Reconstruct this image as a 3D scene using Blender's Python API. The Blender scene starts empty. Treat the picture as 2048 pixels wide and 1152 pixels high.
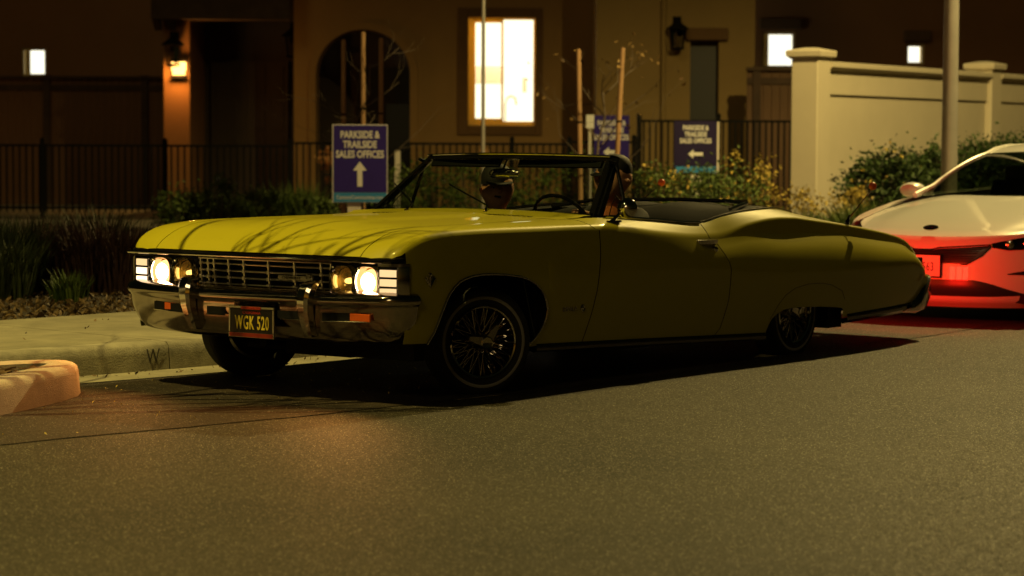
import bpy, bmesh, math, random
import numpy as np
from mathutils import Vector, Matrix

random.seed(7)
SC = bpy.context.scene
COL = SC.collection
R = math.radians

# ------------------------------------------------------------------ camera
F_PX, HOR, CAM_H, ROLL = 4837.0, 287.0, 1.2963, 0.004
PITCH = math.atan((576 - HOR) / F_PX)
cam_data = bpy.data.cameras.new('camera')
cam = bpy.data.objects.new('camera', cam_data)
COL.objects.link(cam)
cam_data.sensor_width = 36.0
cam_data.lens = F_PX * 36.0 / 2048.0
cam_data.clip_start, cam_data.clip_end = 0.1, 2000.0
cam.location = (0, 0, CAM_H)
cam.rotation_euler = (Matrix.Rotation(R(90) - PITCH, 3, 'X') @ Matrix.Rotation(ROLL, 3, 'Z')).to_euler()
cam_data.dof.use_dof = True
cam_data.dof.focus_distance = 12.6
cam_data.dof.aperture_fstop = 3.2
SC.camera = cam

# ------------------------------------------------------------------ world, moonless night sky
world = bpy.data.worlds.new('World')
SC.world = world
world.use_nodes = True
wn = world.node_tree
sky = wn.nodes.new('ShaderNodeTexSky')
sky.sky_type = 'NISHITA'
sky.sun_disc = False
sky.sun_elevation = R(4)
sky.sun_rotation = R(200)
sky.dust_density = 4.0
wn.nodes['Background'].inputs['Strength'].default_value = 0.0046
glow = wn.nodes.new('ShaderNodeMix')
glow.data_type = 'RGBA'
glow.blend_type = 'MULTIPLY'
glow.inputs[0].default_value = 1.0
glow.inputs[7].default_value = (1.0, 0.84, 0.24, 1)   # town glow
wn.links.new(sky.outputs['Color'], glow.inputs[6])
wn.links.new(glow.outputs[2], wn.nodes['Background'].inputs['Color'])

# faint directional light from the rest of the street (the one sun lamp, turned down for night)
sun_d = bpy.data.lights.new('sun', 'SUN')
sun_d.energy = 0.12
sun_d.angle = R(12)
sun_d.color = (1.0, 0.74, 0.32)
sun = bpy.data.objects.new('sun', sun_d)
COL.objects.link(sun)
sun.rotation_euler = Vector((0.30, 0.85, -0.52)).to_track_quat('-Z', 'Y').to_euler()

SC.view_settings.view_transform = 'Standard'
SC.view_settings.look = 'None'
SC.view_settings.gamma = 1.0
SC.view_settings.exposure = 0.0
SC.render.engine = 'CYCLES'
cy = SC.cycles
cy.max_bounces = 8
cy.diffuse_bounces = 3
cy.glossy_bounces = 4
cy.transmission_bounces = 4
cy.transparent_max_bounces = 12
cy.sample_clamp_indirect = 2.0
cy.caustics_reflective = False
cy.caustics_refractive = False
cy.use_denoising = True
cy.use_light_tree = True

# ------------------------------------------------------------------ helpers
def ray(px, py):
    u, v = px - 1024.0, py - 576.0
    c, s = math.cos(ROLL), math.sin(ROLL)
    u, v = u * c + v * s, -u * s + v * c
    ca, sa = math.cos(PITCH), math.sin(PITCH)
    return Vector((u / F_PX, ca - v / F_PX * sa, -sa - v / F_PX * ca))

def P(px, py, Y):
    """world point at depth Y that lies behind photograph pixel px, py"""
    d = ray(px, py)
    return Vector((0, 0, CAM_H)) + d * (Y / d.y)

def PX(px, Y):
    return P(px, 290, Y).x

def PZ(py, Y, px=1024):
    return P(px, py, Y).z

def interp(tab, x):
    """smooth monotone interpolation through (x, value) pairs"""
    t = sorted(tab)
    xs = [a for a, b in t]
    ys = [b for a, b in t]
    n = len(xs)
    if x <= xs[0]:
        return ys[0]
    if x >= xs[-1]:
        return ys[-1]
    h = [xs[i + 1] - xs[i] for i in range(n - 1)]
    d = [(ys[i + 1] - ys[i]) / h[i] for i in range(n - 1)]
    m = [d[0]] + [0.0 if d[i - 1] * d[i] <= 0 else 2 * d[i - 1] * d[i] / (d[i - 1] + d[i]) for i in range(1, n - 1)] + [d[-1]]
    for i in range(n - 1):
        if x <= xs[i + 1]:
            s = (x - xs[i]) / h[i]
            return (ys[i] * (1 + 2 * s) * (1 - s) ** 2 + h[i] * m[i] * s * (1 - s) ** 2
                    + ys[i + 1] * s * s * (3 - 2 * s) + h[i] * m[i + 1] * s * s * (s - 1))

def lin(tab, x):
    t = sorted(tab)
    return float(np.interp(x, [a for a, b in t], [b for a, b in t]))

def lerp(a, b, t):
    return a + (b - a) * t

class MB:
    """collects geometry; build() links it as one mesh object"""
    def __init__(self):
        self.v, self.f = [], []

    def add(self, verts, faces):
        o = len(self.v)
        self.v += [tuple(p) for p in verts]
        self.f += [tuple(i + o for i in fc) for fc in faces]
        return self

    def box(self, a, b):
        x0, y0, z0 = [min(p, q) for p, q in zip(a, b)]
        x1, y1, z1 = [max(p, q) for p, q in zip(a, b)]
        return self.add([(x0, y0, z0), (x1, y0, z0), (x1, y1, z0), (x0, y1, z0), (x0, y0, z1), (x1, y0, z1), (x1, y1, z1), (x0, y1, z1)],
                        [(0, 3, 2, 1), (4, 5, 6, 7), (0, 1, 5, 4), (1, 2, 6, 5), (2, 3, 7, 6), (3, 0, 4, 7)])

    def beam(self, p, q, w, h, up=(0, 0, 1)):
        p, q, up = Vector(p), Vector(q), Vector(up)
        d = (q - p).normalized()
        s = d.cross(up)
        if s.length < 1e-6:
            s = d.cross(Vector((1, 0, 0)))
        s.normalize()
        u = s.cross(d)
        vs = []
        for c in (p, q):
            for a, b in ((-1, -1), (1, -1), (1, 1), (-1, 1)):
                vs.append(c + s * a * w / 2 + u * b * h / 2)
        return self.add(vs, [(0, 1, 2, 3), (7, 6, 5, 4), (0, 4, 5, 1), (1, 5, 6, 2), (2, 6, 7, 3), (3, 7, 4, 0)])

    def loft(self, loops, closed=True, cap0=False, cap1=False, flip=False):
        n = len(loops[0])
        vs = [p for lp in loops for p in lp]
        fs = []
        for i in range(len(loops) - 1):
            for j in range(n if closed else n - 1):
                k = (j + 1) % n
                fc = (i * n + j, i * n + k, (i + 1) * n + k, (i + 1) * n + j)
                fs.append(fc[::-1] if flip else fc)
        if cap0:
            fs.append(tuple(range(n)) if flip else tuple(range(n))[::-1])
        if cap1:
            b = (len(loops) - 1) * n
            fs.append(tuple(range(b, b + n))[::-1] if flip else tuple(range(b, b + n)))
        return self.add(vs, fs)

    def tube(self, pts, r, n=8, cap=True):
        pts = [Vector(p) for p in pts]
        rs = r if isinstance(r, (list, tuple)) else [r] * len(pts)
        loops = []
        prev = None
        for i, p in enumerate(pts):
            d = (pts[min(i + 1, len(pts) - 1)] - pts[max(i - 1, 0)]).normalized()
            if prev is None:
                a = d.cross(Vector((0, 0, 1)))
                if a.length < 1e-4:
                    a = d.cross(Vector((1, 0, 0)))
            else:
                a = prev - d * prev.dot(d)
            a.normalize()
            prev = a
            b = d.cross(a)
            loops.append([p + (a * math.cos(k * 2 * math.pi / n) + b * math.sin(k * 2 * math.pi / n)) * rs[i] for k in range(n)])
        return self.loft(loops, True, cap, cap)

    def lathe(self, prof, axis_o, axis_d, n=32, closed_prof=False):
        """prof: (radius, along) pairs"""
        o, d = Vector(axis_o), Vector(axis_d).normalized()
        a = d.cross(Vector((0, 0, 1)))
        if a.length < 1e-4:
            a = Vector((1, 0, 0))
        a.normalize()
        b = d.cross(a)
        pr = list(prof) + ([prof[0]] if closed_prof else [])
        loops = [[o + d * h + (a * math.cos(k * 2 * math.pi / n) + b * math.sin(k * 2 * math.pi / n)) * r for k in range(n)] for r, h in pr]
        return self.loft(loops, True)

    def prism(self, poly, z0, z1):
        """poly of (x, y) counter-clockwise"""
        n = len(poly)
        vs = [(x, y, z0) for x, y in poly] + [(x, y, z1) for x, y in poly]
        fs = [tuple(range(n))[::-1], tuple(range(n, 2 * n))] + [(i, (i + 1) % n, n + (i + 1) % n, n + i) for i in range(n)]
        return self.add(vs, fs)

    def mirror_y(self):
        o = len(self.v)
        self.v += [(x, -y, z) for x, y, z in self.v]
        self.f += [tuple(i + o for i in fc)[::-1] for fc in list(self.f)]
        return self

    def flipped_y(self):
        m = MB()
        m.v = [(x, -y, z) for x, y, z in self.v]
        m.f = [fc[::-1] for fc in self.f]
        return m

    def mesh(self, name, mat, smooth=True, angle=35):
        me = bpy.data.meshes.new(name)
        me.from_pydata([tuple(p) for p in self.v], [], self.f)
        me.validate()
        if mat:
            me.materials.append(mat)
        if smooth:
            for p in me.polygons:
                p.use_smooth = True
            me.set_sharp_from_angle(angle=R(angle))
        me.update()
        return me

    def build(self, name, mat, parent=None, smooth=True, angle=35, bevel=0.0):
        o = bpy.data.objects.new(name, self.mesh(name, mat, smooth, angle))
        COL.objects.link(o)
        if parent:
            o.parent = parent
        if bevel:
            b = o.modifiers.new('bevel', 'BEVEL')
            b.width = bevel
            b.segments = 2
            b.limit_method = 'ANGLE'
            b.angle_limit = R(40)
        return o

def link(name, me, parent=None, loc=None, rot=None):
    o = bpy.data.objects.new(name, me)
    COL.objects.link(o)
    if parent:
        o.parent = parent
    if loc is not None:
        o.location = loc
    if rot is not None:
        o.rotation_euler = rot
    return o

def tag(o, label=None, cat=None, group=None, kind=None):
    if label: o['label'] = label
    if cat: o['category'] = cat
    if group: o['group'] = group
    if kind: o['kind'] = kind
    return o

def empty(name, loc=(0, 0, 0), rz=0.0):
    o = bpy.data.objects.new(name, None)
    COL.objects.link(o)
    o.location = loc
    o.rotation_euler = (0, 0, rz)
    o.empty_display_size = 0.2
    return o

def text_mesh(txt, size, depth=0.002, sx=1.0, align='CENTER', bold=0.0, spacing=1.0):
    cu = bpy.data.curves.new('lettering', 'FONT')
    cu.body = txt
    cu.size = size
    cu.align_x = align
    cu.align_y = 'CENTER'
    cu.extrude = depth
    cu.offset = bold
    cu.space_character = spacing
    cu.resolution_u = 3
    o = bpy.data.objects.new('lettering', cu)
    COL.objects.link(o)
    dg = bpy.context.evaluated_depsgraph_get()
    me = bpy.data.meshes.new_from_object(o.evaluated_get(dg))
    bpy.data.objects.remove(o)
    bpy.data.curves.remove(cu)
    me.transform(Matrix.Diagonal((sx, 1, 1, 1)))
    return me

def lettering(txt, size, mat, parent, mtx, **kw):
    me = text_mesh(txt, size, **kw)
    me.materials.clear()
    me.materials.append(mat)
    me.transform(mtx)
    o = bpy.data.objects.new('lettering', me)
    COL.objects.link(o)
    o.parent = parent
    return o

def frame_mtx(o, xd, yd):
    xd, yd = Vector(xd).normalized(), Vector(yd).normalized()
    zd = xd.cross(yd)
    m = Matrix((xd, yd, zd)).transposed().to_4x4()
    m.translation = Vector(o)
    return m

# ------------------------------------------------------------------ materials
MATS = {}
def mat(name, col, rough=0.6, metal=0.0, var=0.0, vscale=8.0, col2=None, bump=0.0, bscale=60.0, spec=0.5, coat=0.0, emit=0.0, emit_col=None,
        trans=0.0, alpha=1.0, detail=6.0, stretch=None, sub=0.0, rvar=0.0):
    m = bpy.data.materials.new(name)
    m.use_nodes = True
    nt = m.node_tree
    b = nt.nodes['Principled BSDF']
    b.inputs['Base Color'].default_value = (*col, 1)
    b.inputs['Roughness'].default_value = rough
    b.inputs['Metallic'].default_value = metal
    b.inputs['Specular IOR Level'].default_value = spec
    b.inputs['Coat Weight'].default_value = coat
    b.inputs['Coat Roughness'].default_value = 0.035
    b.inputs['Transmission Weight'].default_value = trans
    b.inputs['Alpha'].default_value = alpha
    if emit:
        b.inputs['Emission Strength'].default_value = emit
        b.inputs['Emission Color'].default_value = (*(emit_col or col), 1)
    if var or col2 or bump or rvar:
        tc = nt.nodes.new('ShaderNodeTexCoord')
        mp = nt.nodes.new('ShaderNodeMapping')
        nt.links.new(tc.outputs['Object'], mp.inputs['Vector'])
        if stretch:
            mp.inputs['Scale'].default_value = stretch
    if var or col2:
        nz = nt.nodes.new('ShaderNodeTexNoise')
        nz.inputs['Scale'].default_value = vscale
        nz.inputs['Detail'].default_value = detail
        nz.inputs['Roughness'].default_value = 0.65
        nt.links.new(mp.outputs[0], nz.inputs['Vector'])
        rp = nt.nodes.new('ShaderNodeValToRGB')
        rp.color_ramp.elements[0].position = 0.3
        rp.color_ramp.elements[1].position = 0.7
        c2 = col2 or tuple(min(1, c * (1 + var)) for c in col)
        c1 = col if col2 else tuple(c * (1 - var) for c in col)
        rp.color_ramp.elements[0].color = (*c1, 1)
        rp.color_ramp.elements[1].color = (*c2, 1)
        nt.links.new(nz.outputs['Fac'], rp.inputs['Fac'])
        nt.links.new(rp.outputs['Color'], b.inputs['Base Color'])
        if rvar:
            mr = nt.nodes.new('ShaderNodeMapRange')
            mr.inputs['To Min'].default_value = max(0, rough - rvar)
            mr.inputs['To Max'].default_value = min(1, rough + rvar)
            nt.links.new(nz.outputs['Fac'], mr.inputs['Value'])
            nt.links.new(mr.outputs[0], b.inputs['Roughness'])
    if bump:
        n2 = nt.nodes.new('ShaderNodeTexNoise')
        n2.inputs['Scale'].default_value = bscale
        n2.inputs['Detail'].default_value = 4
        nt.links.new(mp.outputs[0], n2.inputs['Vector'])
        bp = nt.nodes.new('ShaderNodeBump')
        bp.inputs['Strength'].default_value = bump
        bp.inputs['Distance'].default_value = 0.02
        nt.links.new(n2.outputs['Fac'], bp.inputs['Height'])
        nt.links.new(bp.outputs['Normal'], b.inputs['Normal'])
    MATS[name] = m
    return m

def leaf_mat(name, dark, light, rough=0.55, scale=3.0):
    """foliage: light and dark leaves by a random value per leaf island"""
    m = bpy.data.materials.new(name)
    m.use_nodes = True
    nt = m.node_tree
    b = nt.nodes['Principled BSDF']
    g = nt.nodes.new('ShaderNodeNewGeometry')
    rp = nt.nodes.new('ShaderNodeValToRGB')
    rp.color_ramp.elements[0].color = (*dark, 1)
    rp.color_ramp.elements[1].color = (*light, 1)
    nt.links.new(g.outputs['Random Per Island'], rp.inputs['Fac'])
    nt.links.new(rp.outputs['Color'], b.inputs['Base Color'])
    b.inputs['Roughness'].default_value = rough
    b.inputs['Specular IOR Level'].default_value = 0.3
    MATS[name] = m
    return m

def asphalt_mat(name, base, rough, speck):
    m = bpy.data.materials.new(name)
    m.use_nodes = True
    nt = m.node_tree
    L = nt.links.new
    b = nt.nodes['Principled BSDF']
    tc = nt.nodes.new('ShaderNodeTexCoord')
    big = nt.nodes.new('ShaderNodeTexNoise'); big.inputs['Scale'].default_value = 0.55; big.inputs['Detail'].default_value = 5
    mid = nt.nodes.new('ShaderNodeTexNoise'); mid.inputs['Scale'].default_value = 9.0; mid.inputs['Detail'].default_value = 6
    fine = nt.nodes.new('ShaderNodeTexNoise'); fine.inputs['Scale'].default_value = 230.0; fine.inputs['Detail'].default_value = 3
    vor = nt.nodes.new('ShaderNodeTexVoronoi'); vor.inputs['Scale'].default_value = 150.0
    for n in (big, mid, fine, vor):
        L(tc.outputs['Object'], n.inputs['Vector'])
    def mth(op, a, bb):
        n = nt.nodes.new('ShaderNodeMath'); n.operation = op
        for i, q in enumerate((a, bb)):
            if isinstance(q, (int, float)): n.inputs[i].default_value = q
            else: L(q, n.inputs[i])
        return n.outputs[0]
    v = mth('ADD', mth('MULTIPLY', big.outputs['Fac'], 0.75), mth('MULTIPLY', mid.outputs['Fac'], 0.25))
    v = mth('ADD', v, mth('MULTIPLY', mth('SUBTRACT', fine.outputs['Fac'], 0.5), 1.5))
    rp = nt.nodes.new('ShaderNodeValToRGB')
    rp.color_ramp.elements[0].position = 0.15
    rp.color_ramp.elements[0].color = (*[c * 0.35 for c in base], 1)
    rp.color_ramp.elements[1].position = 0.85
    rp.color_ramp.elements[1].color = (*[c * 1.75 for c in base], 1)
    L(v, rp.inputs['Fac'])
    # old stains and wheel wear with their own shapes
    stn = nt.nodes.new('ShaderNodeTexNoise'); stn.inputs['Scale'].default_value = 0.8; stn.inputs['Detail'].default_value = 7; stn.inputs['Roughness'].default_value = 0.7
    L(tc.outputs['Object'], stn.inputs['Vector'])
    sr = nt.nodes.new('ShaderNodeMapRange'); sr.inputs[1].default_value = 0.52; sr.inputs[2].default_value = 0.66; sr.inputs[3].default_value = 1.0; sr.inputs[4].default_value = 0.62
    L(stn.outputs['Fac'], sr.inputs[0])
    sm = nt.nodes.new('ShaderNodeMix'); sm.data_type = 'RGBA'; sm.blend_type = 'MULTIPLY'; sm.inputs[0].default_value = 1.0
    L(rp.outputs[0], sm.inputs[6]); L(sr.outputs[0], sm.inputs[7])
    # pale stones in the mix
    sep = nt.nodes.new('ShaderNodeSeparateColor')
    L(vor.outputs['Color'], sep.inputs[0])
    st = mth('MULTIPLY', mth('GREATER_THAN', sep.outputs[0], 1 - speck), mth('LESS_THAN', vor.outputs['Distance'], 0.42))
    mx = nt.nodes.new('ShaderNodeMix'); mx.data_type = 'RGBA'
    L(st, mx.inputs[0]); L(sm.outputs[2], mx.inputs[6]); mx.inputs[7].default_value = (0.46, 0.41, 0.33, 1)
    L(mx.outputs[2], b.inputs['Base Color'])
    rr = nt.nodes.new('ShaderNodeMapRange'); L(sep.outputs[1], rr.inputs[0])
    rr.inputs[3].default_value = rough - 0.22; rr.inputs[4].default_value = rough + 0.15
    L(rr.outputs[0], b.inputs['Roughness'])
    h = mth('ADD', mth('MULTIPLY', vor.outputs['Distance'], -0.6), mth('MULTIPLY', fine.outputs['Fac'], 0.6))
    bp = nt.nodes.new('ShaderNodeBump'); bp.inputs['Strength'].default_value = 0.7; bp.inputs['Distance'].default_value = 0.004
    L(h, bp.inputs['Height']); L(bp.outputs[0], b.inputs['Normal'])
    b.inputs['Specular IOR Level'].default_value = 0.32
    MATS[name] = m
    return m

def thin_glass(name, tint, refl=0.06, rough=0.02):
    m = bpy.data.materials.new(name)
    m.use_nodes = True
    nt = m.node_tree
    nt.nodes.clear()
    o = nt.nodes.new('ShaderNodeOutputMaterial')
    t = nt.nodes.new('ShaderNodeBsdfTransparent'); t.inputs[0].default_value = (*tint, 1)
    g = nt.nodes.new('ShaderNodeBsdfGlossy'); g.inputs['Roughness'].default_value = rough
    fr = nt.nodes.new('ShaderNodeFresnel'); fr.inputs[0].default_value = 1.45
    mx = nt.nodes.new('ShaderNodeMixShader')
    nt.links.new(fr.outputs[0], mx.inputs[0]); nt.links.new(t.outputs[0], mx.inputs[1]); nt.links.new(g.outputs[0], mx.inputs[2])
    nt.links.new(mx.outputs[0], o.inputs[0])
    MATS[name] = m
    return m

def emit_mat(name, col, strength):
    m = bpy.data.materials.new(name)
    m.use_nodes = True
    nt = m.node_tree
    nt.nodes.clear()
    o = nt.nodes.new('ShaderNodeOutputMaterial')
    e = nt.nodes.new('ShaderNodeEmission')
    e.inputs[0].default_value = (*col, 1)
    e.inputs[1].default_value = strength
    nt.links.new(e.outputs[0], o.inputs[0])
    MATS[name] = m
    return m

asphalt_mat('asphalt', (0.030, 0.0245, 0.0155), 0.76, 0.085)
asphalt_mat('asphalt_old', (0.028, 0.020, 0.013), 0.80, 0.03)
mat('concrete', (0.27, 0.245, 0.175), 0.85, var=0.26, vscale=3.5, bump=0.25, bscale=160)
mat('concrete_kerb', (0.29, 0.265, 0.20), 0.85, var=0.40, vscale=5.0, bump=0.35, bscale=110)
mat('concrete_planter', (0.42, 0.37, 0.31), 0.85, var=0.2, vscale=7.0, bump=0.4, bscale=140)
mat('engraved', (0.06, 0.055, 0.05), 0.9)
mat('soil', (0.055, 0.042, 0.030), 0.95, var=0.5, vscale=14, bump=0.8, bscale=30)
mat('grime', (0.035, 0.030, 0.026), 0.9, var=0.3, vscale=30)
mat('stucco_main', (0.27, 0.165, 0.060), 0.95, var=0.07, vscale=1.2, bump=0.3, bscale=70)
mat('stucco_right', (0.27, 0.185, 0.070), 0.95, var=0.07, vscale=1.2, bump=0.3, bscale=70)
mat('stucco_far', (0.26, 0.125, 0.045), 0.95, var=0.07, vscale=1.0, bump=0.3, bscale=70)
mat('stucco_trim', (0.13, 0.072, 0.028), 0.95, var=0.1, vscale=3.0, bump=0.2, bscale=60)
mat('stucco_cream', (0.60, 0.54, 0.42), 0.92, var=0.05, vscale=1.5, bump=0.25, bscale=80)
mat('timber_dark', (0.06, 0.035, 0.02), 0.8, var=0.3, vscale=4)
mat('fence_wood', (0.17, 0.085, 0.038), 0.8, var=0.35, vscale=5, stretch=(1, 1, 0.12), bump=0.2, bscale=40)
mat('gate_wood', (0.15, 0.085, 0.045), 0.8, var=0.3, vscale=6, stretch=(1, 1, 0.12), bump=0.2, bscale=40)
mat('stake_wood', (0.34, 0.20, 0.10), 0.85, var=0.3, vscale=9, stretch=(1, 1, 0.2))
mat('bark', (0.13, 0.10, 0.075), 0.9, var=0.3, vscale=20, bump=0.4, bscale=50)
mat('iron_black', (0.006, 0.006, 0.006), 0.75, spec=0.12)
mat('door_dark', (0.012, 0.014, 0.013), 0.4)
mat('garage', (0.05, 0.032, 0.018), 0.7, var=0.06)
mat('vinyl_frame', (0.74, 0.60, 0.30), 0.5)
mat('roof_tile', (0.16, 0.09, 0.06), 0.9, var=0.3, vscale=6)
mat('sign_navy', (0.030, 0.018, 0.200), 0.45, spec=0.35, var=0.06, vscale=6)
mat('sign_navy_shaded', (0.016, 0.010, 0.055), 0.45, spec=0.3)  # navy darkened in colour for the board turned away from the light
mat('sign_black', (0.006, 0.006, 0.007), 0.6, spec=0.15)
mat('sign_blue', (0.03, 0.22, 0.52), 0.5)
mat('sign_white', (0.72, 0.72, 0.72), 0.55)
mat('post_white', (0.62, 0.58, 0.52), 0.6, var=0.1, vscale=5)
mat('pole_steel', (0.42, 0.40, 0.38), 0.45, metal=0.3, var=0.1, vscale=5)
mat('room_cream', (0.80, 0.62, 0.22), 0.8)
mat('curtain', (0.75, 0.70, 0.55), 0.9)
mat('ceramic_white', (0.7, 0.66, 0.58), 0.6)
# cars
mat('paint_yellow', (0.46, 0.41, 0.016), 0.46, spec=0.16, coat=0.60, var=0.03, vscale=2.0)
mat('chrome', (0.66, 0.63, 0.60), 0.07, metal=1.0)
mat('chrome_worn', (0.48, 0.44, 0.41), 0.15, metal=1.0, var=0.12, vscale=9, rvar=0.06)
mat('grille_chrome', (0.85, 0.78, 0.72), 0.28, metal=1.0)
mat('bumper_chrome', (0.40, 0.36, 0.33), 0.12, metal=1.0, var=0.16, vscale=7, rvar=0.06)
mat('chrome_dark', (0.10, 0.09, 0.08), 0.2, metal=1.0)
mat('black_gloss', (0.006, 0.006, 0.006), 0.14, spec=0.5)
mat('black_matt', (0.006, 0.006, 0.006), 0.75, spec=0.2)
mat('black_vinyl', (0.010, 0.010, 0.010), 0.45, bump=0.1, bscale=200)
mat('tyre', (0.012, 0.012, 0.012), 0.75, bump=0.15, bscale=120)
mat('whitewall', (0.30, 0.29, 0.27), 0.6)
mat('plate_black', (0.008, 0.008, 0.008), 0.4)
mat('plate_yellow', (0.85, 0.66, 0.06), 0.45)
mat('plate_red', (0.26, 0.022, 0.008), 0.4)
mat('plate_redtext', (0.60, 0.05, 0.02), 0.4)
mat('plate_white', (0.78, 0.77, 0.74), 0.4)
mat('plate_ink', (0.03, 0.03, 0.10), 0.5)
mat('amber', (0.62, 0.10, 0.010), 0.3, emit=0.03, emit_col=(1.0, 0.16, 0.01))
mat('ball_red', (0.75, 0.10, 0.03), 0.3, emit=0.0)
mat('reflector', (0.85, 0.62, 0.20), 0.20, metal=1.0, emit=0.02, emit_col=(1.0, 0.55, 0.08))  # slight emission put in for a golden gleam in the bowl
mat('paint_white', (0.80, 0.79, 0.77), 0.28, spec=0.5, coat=0.8)
mat('grille_dark', (0.02, 0.02, 0.02), 0.3)
mat('skin', (0.58, 0.30, 0.19), 0.55, var=0.06, vscale=30)
mat('cloth_black', (0.008, 0.008, 0.010), 0.85)
mat('cloth_orange', (0.40, 0.12, 0.04), 0.85)
mat('cloth_olive', (0.20, 0.17, 0.06), 0.85)
mat('cap_black', (0.010, 0.010, 0.012), 0.7)
mat('beard', (0.02, 0.013, 0.010), 0.8)
def translucent(name, col):
    m = bpy.data.materials.new(name)
    m.use_nodes = True
    nt = m.node_tree
    nt.nodes.clear()
    o = nt.nodes.new('ShaderNodeOutputMaterial')
    d = nt.nodes.new('ShaderNodeBsdfDiffuse'); d.inputs[0].default_value = (*col, 1)
    t = nt.nodes.new('ShaderNodeBsdfTranslucent'); t.inputs[0].default_value = (*col, 1)
    mx = nt.nodes.new('ShaderNodeMixShader'); mx.inputs[0].default_value = 0.5
    nt.links.new(d.outputs[0], mx.inputs[1]); nt.links.new(t.outputs[0], mx.inputs[2]); nt.links.new(mx.outputs[0], o.inputs[0])
    MATS[name] = m
translucent('vinyl_glow', (0.90, 0.60, 0.16))
thin_glass('windshield_glass', (0.74, 0.78, 0.70))
thin_glass('kia_glass', (0.46, 0.50, 0.42))
thin_glass('lens_glass', (0.95, 0.95, 0.92))
emit_mat('headlight_glow', (1.0, 0.70, 0.34), 30.0)
emit_mat('lens_lit', (1.0, 0.50, 0.17), 2.4)
emit_mat('bulb_added_glow', (1.0, 0.58, 0.13), 3.0)  # glow added to the bulbs of the unlit inner headlamps
emit_mat('sidelight_glow', (1.0, 0.66, 0.30), 1.15)
emit_mat('sidelight_glare', (1.0, 0.70, 0.40), 2.6)  # stronger emission on the far corner lamp stands in for glare
emit_mat('tail_glow', (1.0, 0.012, 0.005), 125.0)
emit_mat('window_glow', (1.0, 0.93, 0.62), 1.9)
emit_mat('window_white', (1.0, 0.96, 0.78), 1.7)
emit_mat('sconce_glow', (1.0, 0.52, 0.12), 5.0)
emit_mat('street_glow', (1.0, 0.82, 0.45), 30.0)
leaf_mat('leaf_green', (0.030, 0.060, 0.012), (0.12, 0.17, 0.035))
leaf_mat('leaf_hedge', (0.012, 0.028, 0.008), (0.05, 0.085, 0.02))
leaf_mat('leaf_dim', (0.016, 0.028, 0.012), (0.075, 0.095, 0.035))
leaf_mat('leaf_purple', (0.035, 0.018, 0.018), (0.10, 0.055, 0.045))
leaf_mat('leaf_gold', (0.13, 0.10, 0.02), (0.46, 0.34, 0.07))
leaf_mat('leaf_dry', (0.07, 0.035, 0.012), (0.34, 0.22, 0.08))
leaf_mat('mulch', (0.018, 0.010, 0.006), (0.20, 0.13, 0.06))
leaf_mat('flower_yellow', (0.55, 0.38, 0.06), (0.80, 0.62, 0.15))
leaf_mat('flower_peach', (0.75, 0.35, 0.12), (0.85, 0.5, 0.2))
M = MATS

# ================================================================== the setting
KERB = [(-30, -13.5), (-2.36, 13.27), (-1.71, 13.9), (-1.0, 14.75), (0.0, 16.3), (1.3, 18.2), (4, 22.1), (12, 33.6), (60, 102)]

def kerb_table(step=0.25):
    out = []
    for i in range(len(KERB) - 1):
        a, b = Vector(KERB[i]), Vector(KERB[i + 1])
        n = max(1, int((b - a).length / step))
        for k in range(n):
            out.append(a.lerp(b, k / n))
    out.append(Vector(KERB[-1]))
    # smooth the corners
    for _ in range(14):
        q = list(out)
        for i in range(1, len(out) - 1):
            q[i] = (out[i - 1] + out[i] * 2 + out[i + 1]) / 4
        out = q
    return out

KT = kerb_table()
KS = [0.0]
for i in range(1, len(KT)):
    KS.append(KS[-1] + (KT[i] - KT[i - 1]).length)
S0 = min(range(len(KT)), key=lambda i: abs(KT[i].x + 2.36))
KS = [s - KS[S0] for s in KS]

def kerb_pt(s, d):
    """point at s metres along the kerb (0 beside the planter), d metres behind its face"""
    x = float(np.interp(s, KS, [p.x for p in KT]))
    y = float(np.interp(s, KS, [p.y for p in KT]))
    x2 = float(np.interp(s + 0.3, KS, [p.x for p in KT]))
    y2 = float(np.interp(s + 0.3, KS, [p.y for p in KT]))
    x1 = float(np.interp(s - 0.3, KS, [p.x for p in KT]))
    y1 = float(np.interp(s - 0.3, KS, [p.y for p in KT]))
    t = Vector((x2 - x1, y2 - y1)).normalized()
    return Vector((x - t.y * d, y + t.x * d))

# road: one sheet to the horizon
m = MB()
m.add([(-400, -300, 0), (400, -300, 0), (400, 500, 0), (-400, 500, 0)], [(0, 1, 2, 3)])
tag(m.build('road', M['asphalt'], smooth=False), kind='structure')

def strip(name, s0, s1, d0, d1, z, material, step=0.4, wob=0.0, parent=None):
    m = MB()
    n = int((s1 - s0) / step)
    rows = []
    for i in range(n + 1):
        s = lerp(s0, s1, i / n)
        a, b = kerb_pt(s, d0), kerb_pt(s, d1 + wob * (math.sin(s * 3.1) * .5 + math.sin(s * 7.7 + 1) * .3 + random.uniform(-.4, .4)))
        rows.append([(a.x, a.y, z), (b.x, b.y, z)])
    m.loft(rows, closed=False)
    return m.build(name, material, parent, smooth=False)

tag(strip('asphalt_band', -16, 40, 0.0, -2.28, 0.004, M['asphalt_old'], 0.12, 0.02), kind='structure')
tag(strip('gutter', -16, 40, 0.02, -0.33, 0.008, M['concrete'], 0.5), kind='structure')

# raised land behind the kerb
m = MB()
poly = [kerb_pt(s, 0.10) for s in np.linspace(-34, 100, 120)] + [Vector((60, 400)), Vector((-300, 400)), Vector((-300, -60))]
n = len(poly)
m.add([(p.x, p.y, 0.14) for p in poly], [tuple(range(n))])
tag(m.build('planting_bed', M['soil'], smooth=False), kind='structure')

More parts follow.
